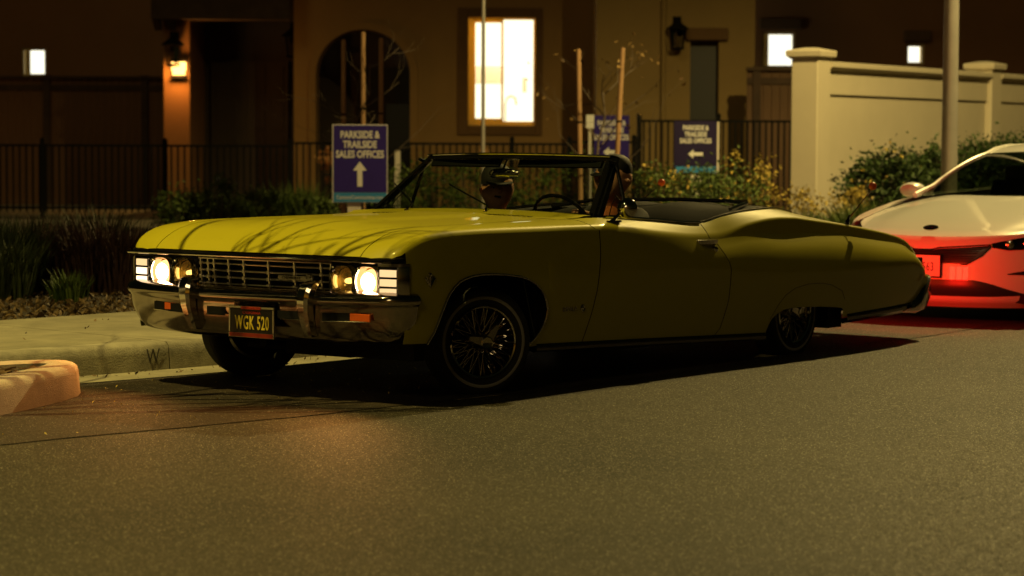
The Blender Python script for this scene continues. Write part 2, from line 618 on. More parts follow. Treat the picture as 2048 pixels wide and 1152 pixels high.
# kerb stones and sidewalk slabs, each a piece with its own joints
kerb = MB()
for i in range(40):
    s0, s1 = -16 + i * 1.5, -16 + (i + 1) * 1.5
    rows = []
    for k in range(5):
        s = lerp(s0, s1, k / 4)
        c = [kerb_pt(s, d) for d in (0.03, 0.05, 0.14)]
        rows.append([(c[0].x, c[0].y, -0.02), (c[1].x, c[1].y, 0.12), (c[2].x, c[2].y, 0.12)])
    kerb.loft(rows, closed=False)
kerb_o = tag(kerb.build('kerb', M['engraved'], smooth=False), kind='structure')
walk = strip('sidewalk', -16, 40, 0.10, 2.02, 0.150, M['engraved'], 0.75)
tag(walk, kind='structure')
for i in range(-10, 26):
    s0, s1 = i * 1.5 + 0.55, (i + 1) * 1.5 + 0.55
    g = 0.005
    m = MB()
    loops = []
    for k in range(7):
        s = lerp(s0 + g, s1 - g, k / 6)
        prof = [(0.0, -0.01), (0.005, 0.10), (0.012, 0.142), (0.035, 0.163), (0.155, 0.166), (0.155, 0.05)]
        loops.append([(kerb_pt(s, d).x, kerb_pt(s, d).y, z) for d, z in prof])
    m.loft(loops, closed=True, cap0=True, cap1=True, flip=True)
    m.build('kerb_stone', M['concrete_kerb'], kerb_o, angle=50)
    m = MB()
    loops = []
    for k in range(7):
        s = lerp(s0 + g, s1 - g, k / 6)
        prof = [(0.166, 0.10), (0.166, 0.160), (0.172, 0.166), (2.00, 0.168), (2.01, 0.162), (2.01, 0.10)]
        loops.append([(kerb_pt(s, d).x, kerb_pt(s, d).y, z) for d, z in prof])
    m.loft(loops, closed=True, cap0=True, cap1=True, flip=True)
    m.build('slab', M['concrete'], walk, angle=30)

# water mark cut into the kerb
a, b = kerb_pt(0.33, -0.002), kerb_pt(0.53, -0.002)
xd = Vector((b.x - a.x, b.y - a.y, 0))
me_o = lettering('W', 0.12, M['engraved'], kerb_o, frame_mtx((*((a + b) / 2), 0.085), xd, (0, 0, 1)), depth=0.001, sx=0.75)

# pale paved path and driveway beyond the planting bed
m = MB()
m.box((-14, 32.4, 0.10), (4.0, 35.6, 0.152))
tag(m.build('garden_path', M['concrete'], smooth=False), kind='structure')
m = MB()
m.box((-20, 37.6, 0.10), (-6.1, 52, 0.156))
tag(m.build('driveway', M['concrete'], smooth=False), kind='structure')

# ------------------------------------------------------------------ planter island ahead of the car
def ring_loop(poly, inset, z):
    n = len(poly)
    out = []
    for i in range(n):
        a, b, c = Vector(poly[i - 1]), Vector(poly[i]), Vector(poly[(i + 1) % n])
        t = (c - a).normalized()
        q = b + Vector((-t.y, t.x)) * inset
        out.append((q.x, q.y, z))
    return out

outer = [(-6.4, 7.4), (-4.6, 8.3), (-3.3, 9.6), (-2.75, 10.55), (-2.47, 11.2), (-2.34, 11.6), (-2.24, 12.0), (-2.205, 12.25), (-2.22, 12.42), (-2.29, 12.54),
         (-2.42, 12.58), (-2.62, 12.50), (-3.0, 12.18), (-4.0, 11.2), (-5.4, 9.9), (-6.8, 8.5), (-6.8, 7.7)]
pl = empty('planter_island', (-3.5, 11.0, 0))
def off(pts):
    return [(x + 3.5, y - 11.0, z) for x, y, z in pts]
m = MB()
m.loft([off(ring_loop(outer, i, z)) for i, z in ((0, -0.01), (0.006, 0.03), (0.012, 0.12), (0.022, 0.150), (0.045, 0.165), (0.15, 0.168), (0.175, 0.158), (0.18, 0.05))], closed=True)
m.build('kerb_ring', M['concrete_planter'], pl, angle=50)
m = MB()
lp = off(ring_loop(outer, 0.16, 0.105))
m.add(lp, [tuple(range(len(lp)))])
m.build('soil', M['soil'], pl, smooth=False)
m = MB()
for _ in range(900):
    x, y = random.uniform(-4.2, -2.38), random.uniform(10.4, 12.5)
    from_line = Vector((x, y))
    # keep inside the ring
    inside = False
    pin = ring_loop(outer, 0.20, 0)
    j = len(pin) - 1
    for i in range(len(pin)):
        if (pin[i][1] > y) != (pin[j][1] > y) and x < (pin[j][0] - pin[i][0]) * (y - pin[i][1]) / (pin[j][1] - pin[i][1]) + pin[i][0]:
            inside = not inside
        j = i
    if not inside:
        continue
    a = random.uniform(0, 6.28)
    l, w = random.uniform(.02, .06), random.uniform(.008, .02)
    dx, dy = math.cos(a) * l, math.sin(a) * l
    tz = random.uniform(-.015, .03)
    z = 0.112 + random.uniform(0, .03)
    m.add(off([(x - dx + dy * w / l, y - dy - dx * w / l, z), (x + dx + dy * w / l, y + dy - dx * w / l, z + tz), (x + dx - dy * w / l, y + dy + dx * w / l, z + tz + .004), (x - dx - dy * w / l, y - dy + dx * w / l, z + .004)]), [(0, 1, 2, 3)])
tag(m.build('mulch_chips', M['mulch'], pl, smooth=False), kind='stuff')
tag(pl, 'rounded concrete planter island filled with bark mulch, ahead of the yellow car', 'planter')
# ------------------------------------------------------------------ street lamps
def street_lamp(name, base, arm, H, power, col, cone, label):
    root = empty(name, (*base, 0.145))
    m = MB()
    m.lathe([(0.16, 0.0), (0.16, 0.05), (0.10, 0.08), (0.084, 0.3), (0.078, 2.0), (0.070, 5.0), (0.055, H + .1), (0.0, H + .12)], (0, 0, 0), (0, 0, 1), 20)
    m.build('pole', M['pole_steel'], root)
    av = Vector((*arm, 0))
    m = MB()
    m.tube([(0, 0, H - .35), av * .3 + Vector((0, 0, H)), av * .7 + Vector((0, 0, H + .12)), av + Vector((0, 0, H + .12))], [.035, .032, .03, .03], 10)
    m.build('arm', M['pole_steel'], root)
    ad = av.normalized(); sd = Vector((-ad.y, ad.x, 0))
    m = MB()
    loops = []
    for t, w, h in ((-.30, .05, .04), (-.22, .12, .06), (0.0, .16, .075), (.30, .15, .06), (.38, .08, .03)):
        c = av + ad * t + Vector((0, 0, H + .12))
        loops.append([c + sd * (w * math.cos(k * math.pi / 6)) + Vector((0, 0, h * max(-.35, math.sin(k * math.pi / 6)))) for k in range(12)])
    m.loft(loops, True, True, True)
    head = m.build('lamp_head', M['pole_steel'], root)
    m = MB()
    c = av + Vector((0, 0, H + .085))
    m.add([c - ad * .15 - sd * .1, c + ad * .25 - sd * .1, c + ad * .25 + sd * .1, c - ad * .15 + sd * .1], [(3, 2, 1, 0)])
    m.build('lens', M['street_glow'], head, smooth=False)
    ld = bpy.data.lights.new('street_light', 'SPOT')
    ld.energy = power
    ld.color = col
    ld.spot_size = R(cone)
    ld.spot_blend = 0.30 if cone > 120 else 0.7
    ld.shadow_soft_size = 0.025
    lo = bpy.data.objects.new('street_light', ld)
    COL.objects.link(lo)
    lo.parent = head
    lo.location = av + ad * .05 + Vector((0, 0, H + .07))
    tag(root, label, 'street lamp', 'street lamps along the kerb')
    return root

street_lamp('street_lamp', (PX(1899, 24.5), 24.5), (1.50, -1.15), 7.9, 4900, (1.0, 0.73, 0.235), 158, 'tall grey steel street lamp pole standing behind the white sedan')
street_lamp('street_lamp', (-6.1, 12.1), (1.9, -1.5), 7.9, 2700, (1.0, 0.77, 0.19), 100, 'grey steel street lamp beyond the left edge, lighting the yellow hood')

# ------------------------------------------------------------------ houses
def wall_panel(Y, x0, x1, z0, z1, holes, th, material, parent, name='wall', org=(0, 0, 0)):
    """upright wall with rectangular openings and real reveals"""
    xs = sorted(set([x0, x1] + [h[i] for h in holes for i in (0, 1)]))
    zs = sorted(set([z0, z1] + [h[i] for h in holes for i in (2, 3)]))
    def solid(i, k):
        if i < 0 or k < 0 or i >= len(xs) - 1 or k >= len(zs) - 1:
            return False
        cx, cz = (xs[i] + xs[i + 1]) / 2, (zs[k] + zs[k + 1]) / 2
        return not any(h[0] < cx < h[1] and h[2] < cz < h[3] for h in holes)
    m = MB()
    ox, oy, oz = org
    for i in range(len(xs) - 1):
        for k in range(len(zs) - 1):
            if not solid(i, k):
                continue
            a, b, c, d = xs[i] - ox, xs[i + 1] - ox, zs[k] - oz, zs[k + 1] - oz
            y, y2 = Y - oy, Y + th - oy
            m.add([(a, y, c), (b, y, c), (b, y, d), (a, y, d)], [(0, 1, 2, 3)])
            m.add([(a, y2, c), (b, y2, c), (b, y2, d), (a, y2, d)], [(3, 2, 1, 0)])
            if not solid(i - 1, k): m.add([(a, y, c), (a, y2, c), (a, y2, d), (a, y, d)], [(3, 2, 1, 0)])
            if not solid(i + 1, k): m.add([(b, y, c), (b, y2, c), (b, y2, d), (b, y, d)], [(0, 1, 2, 3)])
            if not solid(i, k - 1): m.add([(a, y, c), (b, y, c), (b, y2, c), (a, y2, c)], [(3, 2, 1, 0)])
            if not solid(i, k + 1): m.add([(a, y, d), (b, y, d), (b, y2, d), (a, y2, d)], [(0, 1, 2, 3)])
    return m.build(name, material, parent, smooth=False)

def lantern(parent, loc, lit=None, s=1.0):
    """wall lantern: back plate, arm, cage and hood"""
    x, y, z = loc
    m = MB()
    m.box((x - .05 * s, y - .02, z - .02 * s), (x + .05 * s, y, z + .20 * s))
    m.box((x - .012, y - .14 * s, z + .16 * s), (x + .012, y - .01, z + .185 * s))
    for a in (-1, 1):
        for b in (-1, 1):
            m.beam((x + a * .06 * s, y - .14 * s + b * .06 * s, z - .16 * s), (x + a * .085 * s, y - .14 * s + b * .085 * s, z + .06 * s), .012, .012)
    m.lathe([(0.0, .17 * s), (.02 * s, .15 * s), (.06 * s, .11 * s), (.13 * s, .055 * s), (.13 * s, .045 * s), (0, .045 * s)], (x, y - .14 * s, z), (0, 0, 1), 8)
    m.lathe([(0.0, -.20 * s), (.07 * s, -.185 * s), (.08 * s, -.16 * s), (0, -.155 * s)], (x, y - .14 * s, z), (0, 0, 1), 8)
    o = m.build('lantern', M['iron_black'], parent, smooth=False)
    g = MB()
    g.lathe([(.05 * s, -.15 * s), (.075 * s, .045 * s)], (x, y - .14 * s, z), (0, 0, 1), 4)
    g.build('glass', M['sconce_glow'] if lit else M['lens_glass'], o, smooth=False)
    return o

HY = 41.0
house = empty('house', (PX(760, HY), HY, 0.145))
HO = house.location.copy()
def hx(px, Y=HY): return PX(px, Y)
def hz(py, Y=HY, px=1000): return PZ(py, Y, px)
org = tuple(HO)
# main wall with the kitchen window
wx0, wx1, wz0, wz1 = hx(936), hx(1070), hz(251), hz(35)
wall_panel(HY, hx(846), hx(1196), 0.0, 6.2, [(wx0, wx1, wz0, wz1)], 0.16, M['stucco_main'], house, org=org)
# raised trim round the window
m = MB()
tx0, tx1, tz0, tz1 = hx(915) - org[0], hx(1084) - org[0], hz(270) - org[2], hz(16) - org[2]
a0, a1, b0, b1 = wx0 - org[0], wx1 - org[0], wz0 - org[2], wz1 - org[2]
for q in (((tx0, -.05, tz0), (a0, 0.0, tz1)), ((a1, -.05, tz0), (tx1, 0.0, tz1)), ((a0 + .001, -.049, tz0), (a1 - .001, 0.0, b0)), ((a0 + .001, -.049, b1), (a1 - .001, 0.0, tz1))):
    m.box(*q)
m.build('window_trim', M['stucco_trim'], house, smooth=False, bevel=0.01)
# window: vinyl frame, sliding sash, panes, lit kitchen behind
m = MB()
fw = 0.07
m.box((a0, .02, b0), (a0 + fw, .10, b1)); m.box((a1 - fw * .5, .02, b0), (a1, .10, b1))
m.box((a0 + fw, .02, b0), (a1 - fw * .5, .10, b0 + fw)); m.box((a0 + fw, .02, b1 - fw * .5), (a1 - fw * .5, .10, b1))
mid = hx(1004) - org[0]
m.box((mid - .018, .03, b0 + fw), (mid + .018, .09, b1 - fw * .5))
m.box((a0 + fw, .04, b0 + fw), (a0 + fw + .05, .085, b1 - fw * .5)); m.box((a0 + fw + .05, .04, b0 + fw), (mid - .018, .085, b0 + fw + .05))
m.box((a0 + fw + .05, .04, b1 - fw * .5 - .05), (mid - .018, .085, b1 - fw * .5))
win = m.build('window', M['vinyl_glow'], house, smooth=False)
for (p0, p1) in ((a0 + fw + .05, mid - .018), (mid + .018, a1 - fw * .5)):
    g = MB()
    g.add([(p0, .065, b0 + fw), (p1, .065, b0 + fw), (p1, .065, b1 - fw * .5), (p0, .065, b1 - fw * .5)], [(0, 1, 2, 3)])
    g.build('pane', M['lens_glass'], win, smooth=False)
m = MB()
m.box((a0 - .5, 2.0, b0 - .4), (a1 + 1.2, 2.02, b1 + .4))
m.build('kitchen_wall', M['window_glow'], house, smooth=False)
m = MB()
m.box((a0 - .60, .17, b0 - .42), (a0 - .52, 2.1, b1 + .5)); m.box((a1 + 1.22, .17, b0 - .42), (a1 + 1.30, 2.1, b1 + .5))
m.box((a0 - .52, .17, b1 + .42), (a1 + 1.22, 2.1, b1 + .5)); m.box((a0 - .52, .17, b0 - .50), (a1 + 1.22, 2.1, b0 - .42))
m.build('kitchen_room', M['curtain'], house, smooth=False)
m = MB()
m.box((a0 - .1, .35, b0 - .35), (a1 + .1, 1.0, b0 + .03))
m.build('kitchen_counter', M['ceramic_white'], house, smooth=False)
for q in (((a0 + .05, 1.65, b0 + .75), (mid + .02, 1.98, b0 + 1.05)), ((mid + .35, 1.7, b0 + .6), (mid + .42, 1.98, b0 + .85))):
    m = MB(); m.box(*q)
    m.build('kitchen_cabinet', M['ceramic_white'], house, smooth=False)
ld = bpy.data.lights.new('kitchen_light', 'POINT'); ld.energy = 130; ld.color = (1.0, 0.85, 0.55); ld.shadow_soft_size = 0.15
lo = bpy.data.objects.new('kitchen_light', ld); COL.objects.link(lo); lo.parent = house; lo.location = (mid + .1, .9, b1 + .1)
m = MB()
fx = hx(1010) - org[0]
m.tube([(fx, .45, b0 + .03), (fx, .45, b0 + .38), (fx + .03, .45, b0 + .47), (fx + .10, .45, b0 + .51), (fx + .17, .45, b0 + .47), (fx + .19, .45, b0 + .36)], .016, 8)
m.tube([(fx - .02, .45, b0 + .05), (fx + .18, .45, b0 + .05)], .02, 8)
m.build('tap', M['chrome'], house)

# arched porch
ax0, ax1, zs_, rad = hx(632) - org[0], hx(820) - org[0], hz(150) - org[2], (hx(820) - hx(632)) / 2
axc = (ax0 + ax1) / 2
xl, xr_ = hx(588) - org[0], hx(846) - org[0]
top = 6.2
m = MB()
arc = [(axc - rad * math.cos(k * math.pi / 20), zs_ + rad * 0.95 * math.sin(k * math.pi / 20)) for k in range(21)]
hole = [(ax0, 0.0)] + arc + [(ax1, 0.0)]
def outer_pt(i, n):
    x, z = hole[i]
    if i == 0: return (xl, 0.0)
    if i == n - 1: return (xr_, 0.0)
    return (lerp(xl, xr_, (i - 1) / (n - 3)), top)
n = len(hole)
for yy, fl in ((0.0, False), (0.7, True)):
    vs = [(x, yy, z) for x, z in hole] + [(outer_pt(i, n)[0], yy, outer_pt(i, n)[1]) for i in range(n)]
    fs = [((i, i + 1, n + i + 1, n + i) if fl else (i + n, i + 1 + n, i + 1, i)) for i in range(n - 1)]
    m.add(vs, fs)
m.build('arch_wall', M['stucco_main'], house, smooth=False)
m = MB()
m.loft([[(x, yy, z) for x, z in hole] for yy in (0.0, 0.7)], closed=False, flip=True)
m.build('arch_reveal', M['stucco_main'], house, angle=50)
m = MB()
ring = [[(axc + (x - axc) * k, yy, zs_ + (z - zs_) * k if z > zs_ else z) for x, z in hole] for k, yy in ((1.0, -.001), (1.0, -.045), (1.16, -.045), (1.16, -.001))]
m.loft(ring, closed=False)
m.build('arch_trim', M['stucco_main'], house, angle=50)
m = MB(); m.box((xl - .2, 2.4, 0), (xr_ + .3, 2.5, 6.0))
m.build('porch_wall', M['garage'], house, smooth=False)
m = MB(); m.box((axc - .25, 2.34, 0), (axc + .75, 2.40, 2.5))
for k in range(3):
    m.box((axc - .15, 2.32, .2 + k * .78), (axc + .65, 2.34, .85 + k * .78))
m.build('door', M['door_dark'], house, smooth=False)

# garage recess on the left, lit pier with wall lamps, timber eave beam above
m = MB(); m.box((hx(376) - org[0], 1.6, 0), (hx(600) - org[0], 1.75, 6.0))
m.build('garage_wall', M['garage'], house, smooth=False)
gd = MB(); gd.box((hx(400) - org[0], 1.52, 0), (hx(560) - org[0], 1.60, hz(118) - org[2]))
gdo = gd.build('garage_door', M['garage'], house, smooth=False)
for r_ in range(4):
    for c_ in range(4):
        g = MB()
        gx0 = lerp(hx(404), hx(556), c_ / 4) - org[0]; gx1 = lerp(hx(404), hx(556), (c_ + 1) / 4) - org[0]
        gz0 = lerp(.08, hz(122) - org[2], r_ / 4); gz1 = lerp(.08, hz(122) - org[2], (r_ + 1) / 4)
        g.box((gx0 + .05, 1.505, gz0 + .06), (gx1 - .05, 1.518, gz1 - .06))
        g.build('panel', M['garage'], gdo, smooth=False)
m = MB(); m.box((hx(333) - org[0], -.35, 0), (hx(386) - org[0], 1.9, 6.0))
m.build('pier', M['stucco_far'], house, smooth=False, bevel=0.02)
m = MB(); m.box((hx(316) - org[0], -.75, hz(46) - org[2]), (hx(588) - org[0], -.36, hz(-60) - org[2]))
m.build('eave_beam', M['timber_dark'], house, smooth=False, bevel=0.015)
m = MB()
for px in (324, 352):
    x = hx(px) - org[0]
    m.add([(x - .06, -.34, hz(47) - org[2]), (x + .06, -.34, hz(47) - org[2]), (x + .06, -.70, hz(47) - org[2]), (x - .06, -.70, hz(47) - org[2]), (x - .06, -.34, hz(66) - org[2]), (x + .06, -.34, hz(66) - org[2])],
          [(0, 1, 2, 3), (0, 3, 4), (1, 5, 2), (2, 5, 4, 3), (0, 4, 5, 1)])
m.build('corbel', M['timber_dark'], house, smooth=False)
sx, sz = hx(365) - org[0], hz(140) - org[2]
m = MB()
m.box((sx - .13, -.50, sz + .10), (sx + .13, -.352, sz + .14)); m.box((sx - .04, -.370, sz - .121), (sx + .04, -.351, sz + .101)); m.box((sx - .11, -.47, sz - .17), (sx + .11, -.352, sz - .12))
sc = m.build('wall_lamp', M['iron_black'], house, smooth=False)
m = MB(); m.box((sx - .115, -.48, sz - .04), (sx + .115, -.36, sz + .10)); m.box((sx - .10, -.465, sz - .12), (sx + .10, -.362, sz - .04))
m.build('glass', M['sconce_glow'], sc, smooth=False)
ld = bpy.data.lights.new('sconce_light', 'POINT'); ld.energy = 48; ld.color = (1.0, 0.42, 0.08); ld.shadow_soft_size = 0.08
lo = bpy.data.objects.new('sconce_light', ld); COL.objects.link(lo); lo.parent = house; lo.location = (sx, -.62, sz - .02)
lantern(house, (hx(356) - org[0], -.36, hz(104) - org[2]), s=1.5)
lantern(house, (hx(573) - org[0], 1.58, hz(76) - org[2]), s=1.6)

# right wing, standing forward, with lantern and dark narrow door under a lintel
WY = 39.2
zx = lambda px: PX(px, WY)
zz = lambda py: PZ(py, WY, 1400)
dx0, dx1, dz1 = zx(1379), zx(1436), zz(82)
wall_panel(WY, zx(1192), zx(1508), 0.0, 6.4, [(dx0, dx1, 0.3, dz1)], 0.30, M['stucco_right'], house, org=org)
m = MB(); m.box((zx(1192) - org[0], WY + .30 - org[1], -.14), (zx(1200) - org[0], HY + .3 - org[1], 6.3))
m.build('wall', M['stucco_right'], house, smooth=False)
m = MB(); m.box((dx0 - org[0], WY + .18 - org[1], .15), (dx1 - org[0], WY + .24 - org[1], dz1 - org[2]))
m.build('door', M['door_dark'], house, smooth=False)
m = MB(); m.box((zx(1370) - org[0], WY - .10 - org[1], zz(81) - org[2]), (zx(1454) - org[0], WY - org[1], zz(56) - org[2]))
m.build('lintel', M['stucco_trim'], house, smooth=False, bevel=0.02)
m = MB(); m.tube([(zx(1325) - org[0], WY - .05 - org[1], 0), (zx(1325) - org[0], WY - .05 - org[1], 6.2)], .04, 8)
m.build('downpipe', M['stucco_right'], house)
lantern(house, (zx(1352) - org[0], WY - org[1], zz(68) - org[2]), s=1.4)
m = MB()
rx0, rx1 = hx(300) - org[0], zx(1530) - org[0]
m.add([(rx0, -2.6, 5.9), (rx1, -2.6, 5.9), (rx1, 4.0, 8.4), (rx0, 4.0, 8.4), (rx0, -2.6, 6.1), (rx1, -2.6, 6.1), (rx1, 4.0, 8.6), (rx0, 4.0, 8.6)],
      [(0, 3, 2, 1), (4, 5, 6, 7), (0, 1, 5, 4), (1, 2, 6, 5), (2, 3, 7, 6), (3, 0, 4, 7)])
m.build('roof', M['roof_tile'], house, smooth=False)
tag(house, 'tan stucco house with arched porch and tall lit kitchen window', 'house')

def plain_house(name, Y, x0, x1, ztop, wins, material, label, winmat):
    root = empty(name, ((x0 + x1) / 2, Y, 0.145))
    o = tuple(root.location)
    holes = [(PX(a, Y), PX(b, Y), PZ(d, Y, a), PZ(c, Y, a)) for a, b, c, d in wins]
    wall_panel(Y, x0, x1, 0.0, ztop, holes, 0.2, material, root, org=o)
    for h in holes:
        a0, a1, b0, b1 = h[0] - o[0], h[1] - o[0], h[2] - o[2], h[3] - o[2]
        m = MB(); t = .045
        m.box((a0, .05, b0), (a0 + t, .13, b1)); m.box((a1 - t, .05, b0), (a1, .13, b1)); m.box((a0 + t, .05, b0), (a1 - t, .13, b0 + t)); m.box((a0 + t, .05, b1 - t), (a1 - t, .13, b1))
        w = m.build('window', M['vinyl_frame'], root, smooth=False)
        m = MB(); m.add([(a0 + t, .09, b0 + t), (a1 - t, .09, b0 + t), (a1 - t, .09, b1 - t), (a0 + t, .09, b1 - t)], [(0, 1, 2, 3)])
        m.build('pane', M['lens_glass'], w, smooth=False)
        m = MB(); e = .10
        m.add([(a0 - e, .62, b0 - e), (a1 + e, .62, b0 - e), (a1 + e, .62, b1 + e), (a0 - e, .62, b1 + e)], [(0, 1, 2, 3)])
        m.build('room_light', winmat, root, smooth=False)
        m = MB()
        m.loft([[(a0 - .01, y, b0 - .01), (a1 + .01, y, b0 - .01), (a1 + .01, y, b1 + .01), (a0 - .01, y, b1 + .01)] for y in (.131, .60)], True, flip=True)
        m.build('window_lining', M['room_cream'], root, smooth=False)
        m = MB()
        m.loft([[(a0 + (a1 - a0) * (.03 + .22 * k / 10), .30 + .02 * math.sin(k * 2.2), b0), (a0 + (a1 - a0) * (.03 + .22 * k / 10), .30 + .02 * math.sin(k * 2.2), b1)] for k in range(11)], closed=False)
        m.build('curtain', M['curtain'], root)
        if 'right' in label or 'wall' in label:
            m = MB(); m.box((a0 - .06, -.10, b1 + .05), (a1 + .12, 0.0, b1 + .25))
            m.build('lintel', M['stucco_trim'], root, smooth=False, bevel=0.02)
    m = MB()
    a, b = x0 - o[0] - .5, x1 - o[0] + .5
    zt = ztop - .145
    m.add([(a, -.7, zt), (b, -.7, zt), (b, 5, zt + 2), (a, 5, zt + 2), (a, -.7, zt + .2), (b, -.7, zt + .2), (b, 5, zt + 2.2), (a, 5, zt + 2.2)],
          [(0, 3, 2, 1), (4, 5, 6, 7), (0, 1, 5, 4), (1, 2, 6, 5), (2, 3, 7, 6), (3, 0, 4, 7)])
    m.build('roof', M['roof_tile'], root, smooth=False)
    tag(root, label, 'house')
    return root

plain_house('house', 48.0, PX(-140, 48), PX(352, 48), 6.6, [(44, 94, 96, 152)], M['stucco_far'], 'brown stucco house with one small square lit window above board fence', M['window_white'])
plain_house('house', 46.0, PX(1440, 46), PX(2300, 46), 6.8, [(1522, 1588, 64, 135), (1810, 1846, 88, 129)], M['stucco_far'], 'brown stucco house with two small lit windows behind cream garden wall', M['window_white'])

# ------------------------------------------------------------------ board fence and gate
def board_fence(name, Y, x0, x1, ztop, posts, bw, material, label, cat):
    root = empty(name, ((x0 + x1) / 2, Y, 0.145))
    ox = root.location.x
    n = int((x1 - x0) / bw)
    me = MB().box((-bw / 2 + .006, 0, 0), (bw / 2 - .006, .02, ztop - .145 - .04)).mesh('board', material, smooth=False)
    for i in range(n):
        link('board', me, root, (x0 - ox + bw * (i + .5), random.uniform(0, .008), random.uniform(-.01, .01)))
    pm = MB().box((-.06, -.05, 0), (.06, .07, ztop - .145 + .02)).mesh('post', M['timber_dark'], smooth=False)
    for p in posts:
        link('post', pm, root, (p - ox, 0, 0))
    m = MB(); m.box((x0 - ox, -.08, ztop - .145 - .05), (x1 - ox, .10, ztop - .145))
    m.build('cap_rail', M['timber_dark'], root, smooth=False)
    m = MB(); m.box((x0 - ox, -.03, ztop - .145 - .26), (x1 - ox, 0.0, ztop - .145 - .16))
    m.build('rail', M['timber_dark'], root, smooth=False)
    tag(root, label, cat)

board_fence('board_fence', 44.0, PX(-60, 44), PX(336, 44), PZ(152, 44, 100), [PX(p, 44) for p in (-55, 95, 290)], 0.14, M['fence_wood'], 'tall reddish brown board fence below the small square lit window', 'fence')
board_fence('timber_gate', 38.0, PX(1492, 38), PX(1600, 38), PZ(135, 38, 1540), [PX(p, 38) for p in (1512,)], 0.13, M['gate_wood'], 'dark timber gate between tan house and cream wall pillar', 'gate')

# ------------------------------------------------------------------ cream garden wall
wdir = Vector((0.55, 0.835)).normalized()
a = P(1634, 290, 29.5)
gw = empty('garden_wall', (a.x, a.y, 0.12), math.atan2(wdir.y, wdir.x))
zc = PZ(97, 29.5, 1634) - 0.12
def pillar(x):
    m = MB(); m.box((x, 0, 0), (x + .36, .36, zc - .12))
    p = m.build('pillar', M['stucco_cream'], gw, smooth=False, bevel=0.015)
    m = MB()
    e = .10
    loops = []
    for ex, z in ((0.015, -.12), (.03, -.10), (.05, -.09), (.055, -.03), (.045, -.015), (-.12, .02)):
        loops.append([(x - ex, -ex, zc + z), (x + .36 + ex, -ex, zc + z), (x + .36 + ex, .36 + ex, zc + z), (x - ex, .36 + ex, zc + z)])
    m.loft(loops, True, True, True)
    m.build('cap', M['stucco_cream'], p, smooth=False)
def panel(x0, x1):
    m = MB()
    m.box((x0, .09, 0), (x1, .27, zc - .55))
    m.box((x0, .06, zc - .549), (x1, .30, zc - .25))
    m.build('panel', M['stucco_cream'], gw, smooth=False, bevel=0.008)
    m = MB()
    m.loft([[(x, .02, zc - .249), (x, -.02, zc - .21), (x, -.02, zc - .16), (x, .18, zc - .13), (x, .38, zc - .16), (x, .38, zc - .21), (x, .34, zc - .249)] for x in (x0, x1)], True, True, True)
    m.build('coping', M['stucco_cream'], gw, smooth=False)
for i in range(3):
    pillar(i * 5.5)
    panel(i * 5.5 + .361, (i + 1) * 5.5 - .001)
tag(gw, 'cream stucco garden wall with capped pillars, behind the white sedan', 'wall')

# ------------------------------------------------------------------ black iron fences
def iron_fence(Y, px0, px1, ztop, step, posts, label, zb=0.145):
    x0, x1 = PX(px0, Y), PX(px1, Y)
    root = empty('iron_fence', ((x0 + x1) / 2, Y, zb))
    ox = root.location.x
    h = ztop - zb
    n = int((x1 - x0) / step)
    pk = MB().box((-.0135, -.0135, .08), (.0135, .0135, h - .018)).mesh('picket', M['iron_black'], smooth=False)
    for i in range(1, n):
        link('picket', pk, root, (x0 - ox + i * (x1 - x0) / n, 0, 0))
    for z in (h, .16):
        m = MB(); m.box((x0 - ox, -.018, z - .036), (x1 - ox, .018, z))
        m.build('rail', M['iron_black'], root, smooth=False)
    pm = MB()
    pm.box((-.035, -.035, 0), (.035, .035, h + .06))
    pm.loft([[(-.045, -.045, h + .06), (.045, -.045, h + .06), (.045, .045, h + .06), (-.045, .045, h + .06)], [(-.012, -.012, h + .10), (.012, -.012, h + .10), (.012, .012, h + .10), (-.012, .012, h + .10)]], True, True, True)
    me = pm.mesh('post', M['iron_black'], smooth=False)
    for p in posts:
        link('post', me, root, (PX(p, Y) - ox, 0, 0))
    tag(root, label, 'fence')

iron_fence(37.0, -40, 580, PZ(289, 37, 300), 0.10, (85, 330, 580), 'black iron picket fence in front of the garage and driveway')
iron_fence(37.0, 580, 1140, PZ(285, 37, 860), 0.10, (800, 1024, 1139), 'black iron picket fence running below the lit kitchen window')
iron_fence(35.5, 1275, 1605, PZ(240, 35.5, 1440), 0.088, (1278, 1436, 1606), 'taller black iron picket fence between navy sign and cream wall pillar', 0.145)
iron_fence(37.0, 1140, 1270, PZ(282, 37, 1200), 0.10, (1268,), 'short run of black iron fence behind the navy sign with the tree')

# ================================================================== the yellow convertible
PSI = 0.91193
CAR = empty('convertible', (-0.8046, 13.0025, 0.0), math.pi + PSI)
tag(CAR, 'yellow 1960s convertible with lit headlights, roof down, two people inside', 'car')

ZE = [(.84, .705), (.82, .728), (.79, .760), (.74, .796), (.65, .832), (.555, .850), (.4, .861), (.1, .866), (-.41, .864), (-.77, .860), (-1.1, .842), (-1.5, .80), (-1.85, .777), (-2.1, .774),
      (-2.19, .780), (-2.45, .824), (-2.735, .85), (-2.89, .853), (-3.3, .822), (-3.78, .773), (-4.29, .705), (-4.49, .660), (-4.65, .57), (-4.76, .46), (-4.80, .40)]
YE = [(.84, .855), (.82, .885), (.79, .915), (.76, .928), (.70, .940), (.5, .952), (0, .957), (-.8, .955), (-1.5, .948), (-2.1, .915), (-2.9, .895), (-3.5, .89), (-4.3, .865), (-4.6, .84), (-4.8, .80)]
YM = [(.82, .915), (.78, .940), (.74, .955), (.70, .967), (.5, .982), (-.3, .987), (-1.5, .982), (-2.5, .990), (-3.1, 1.0), (-3.8, .988), (-4.3, .955), (-4.6, .92), (-4.8, .875)]
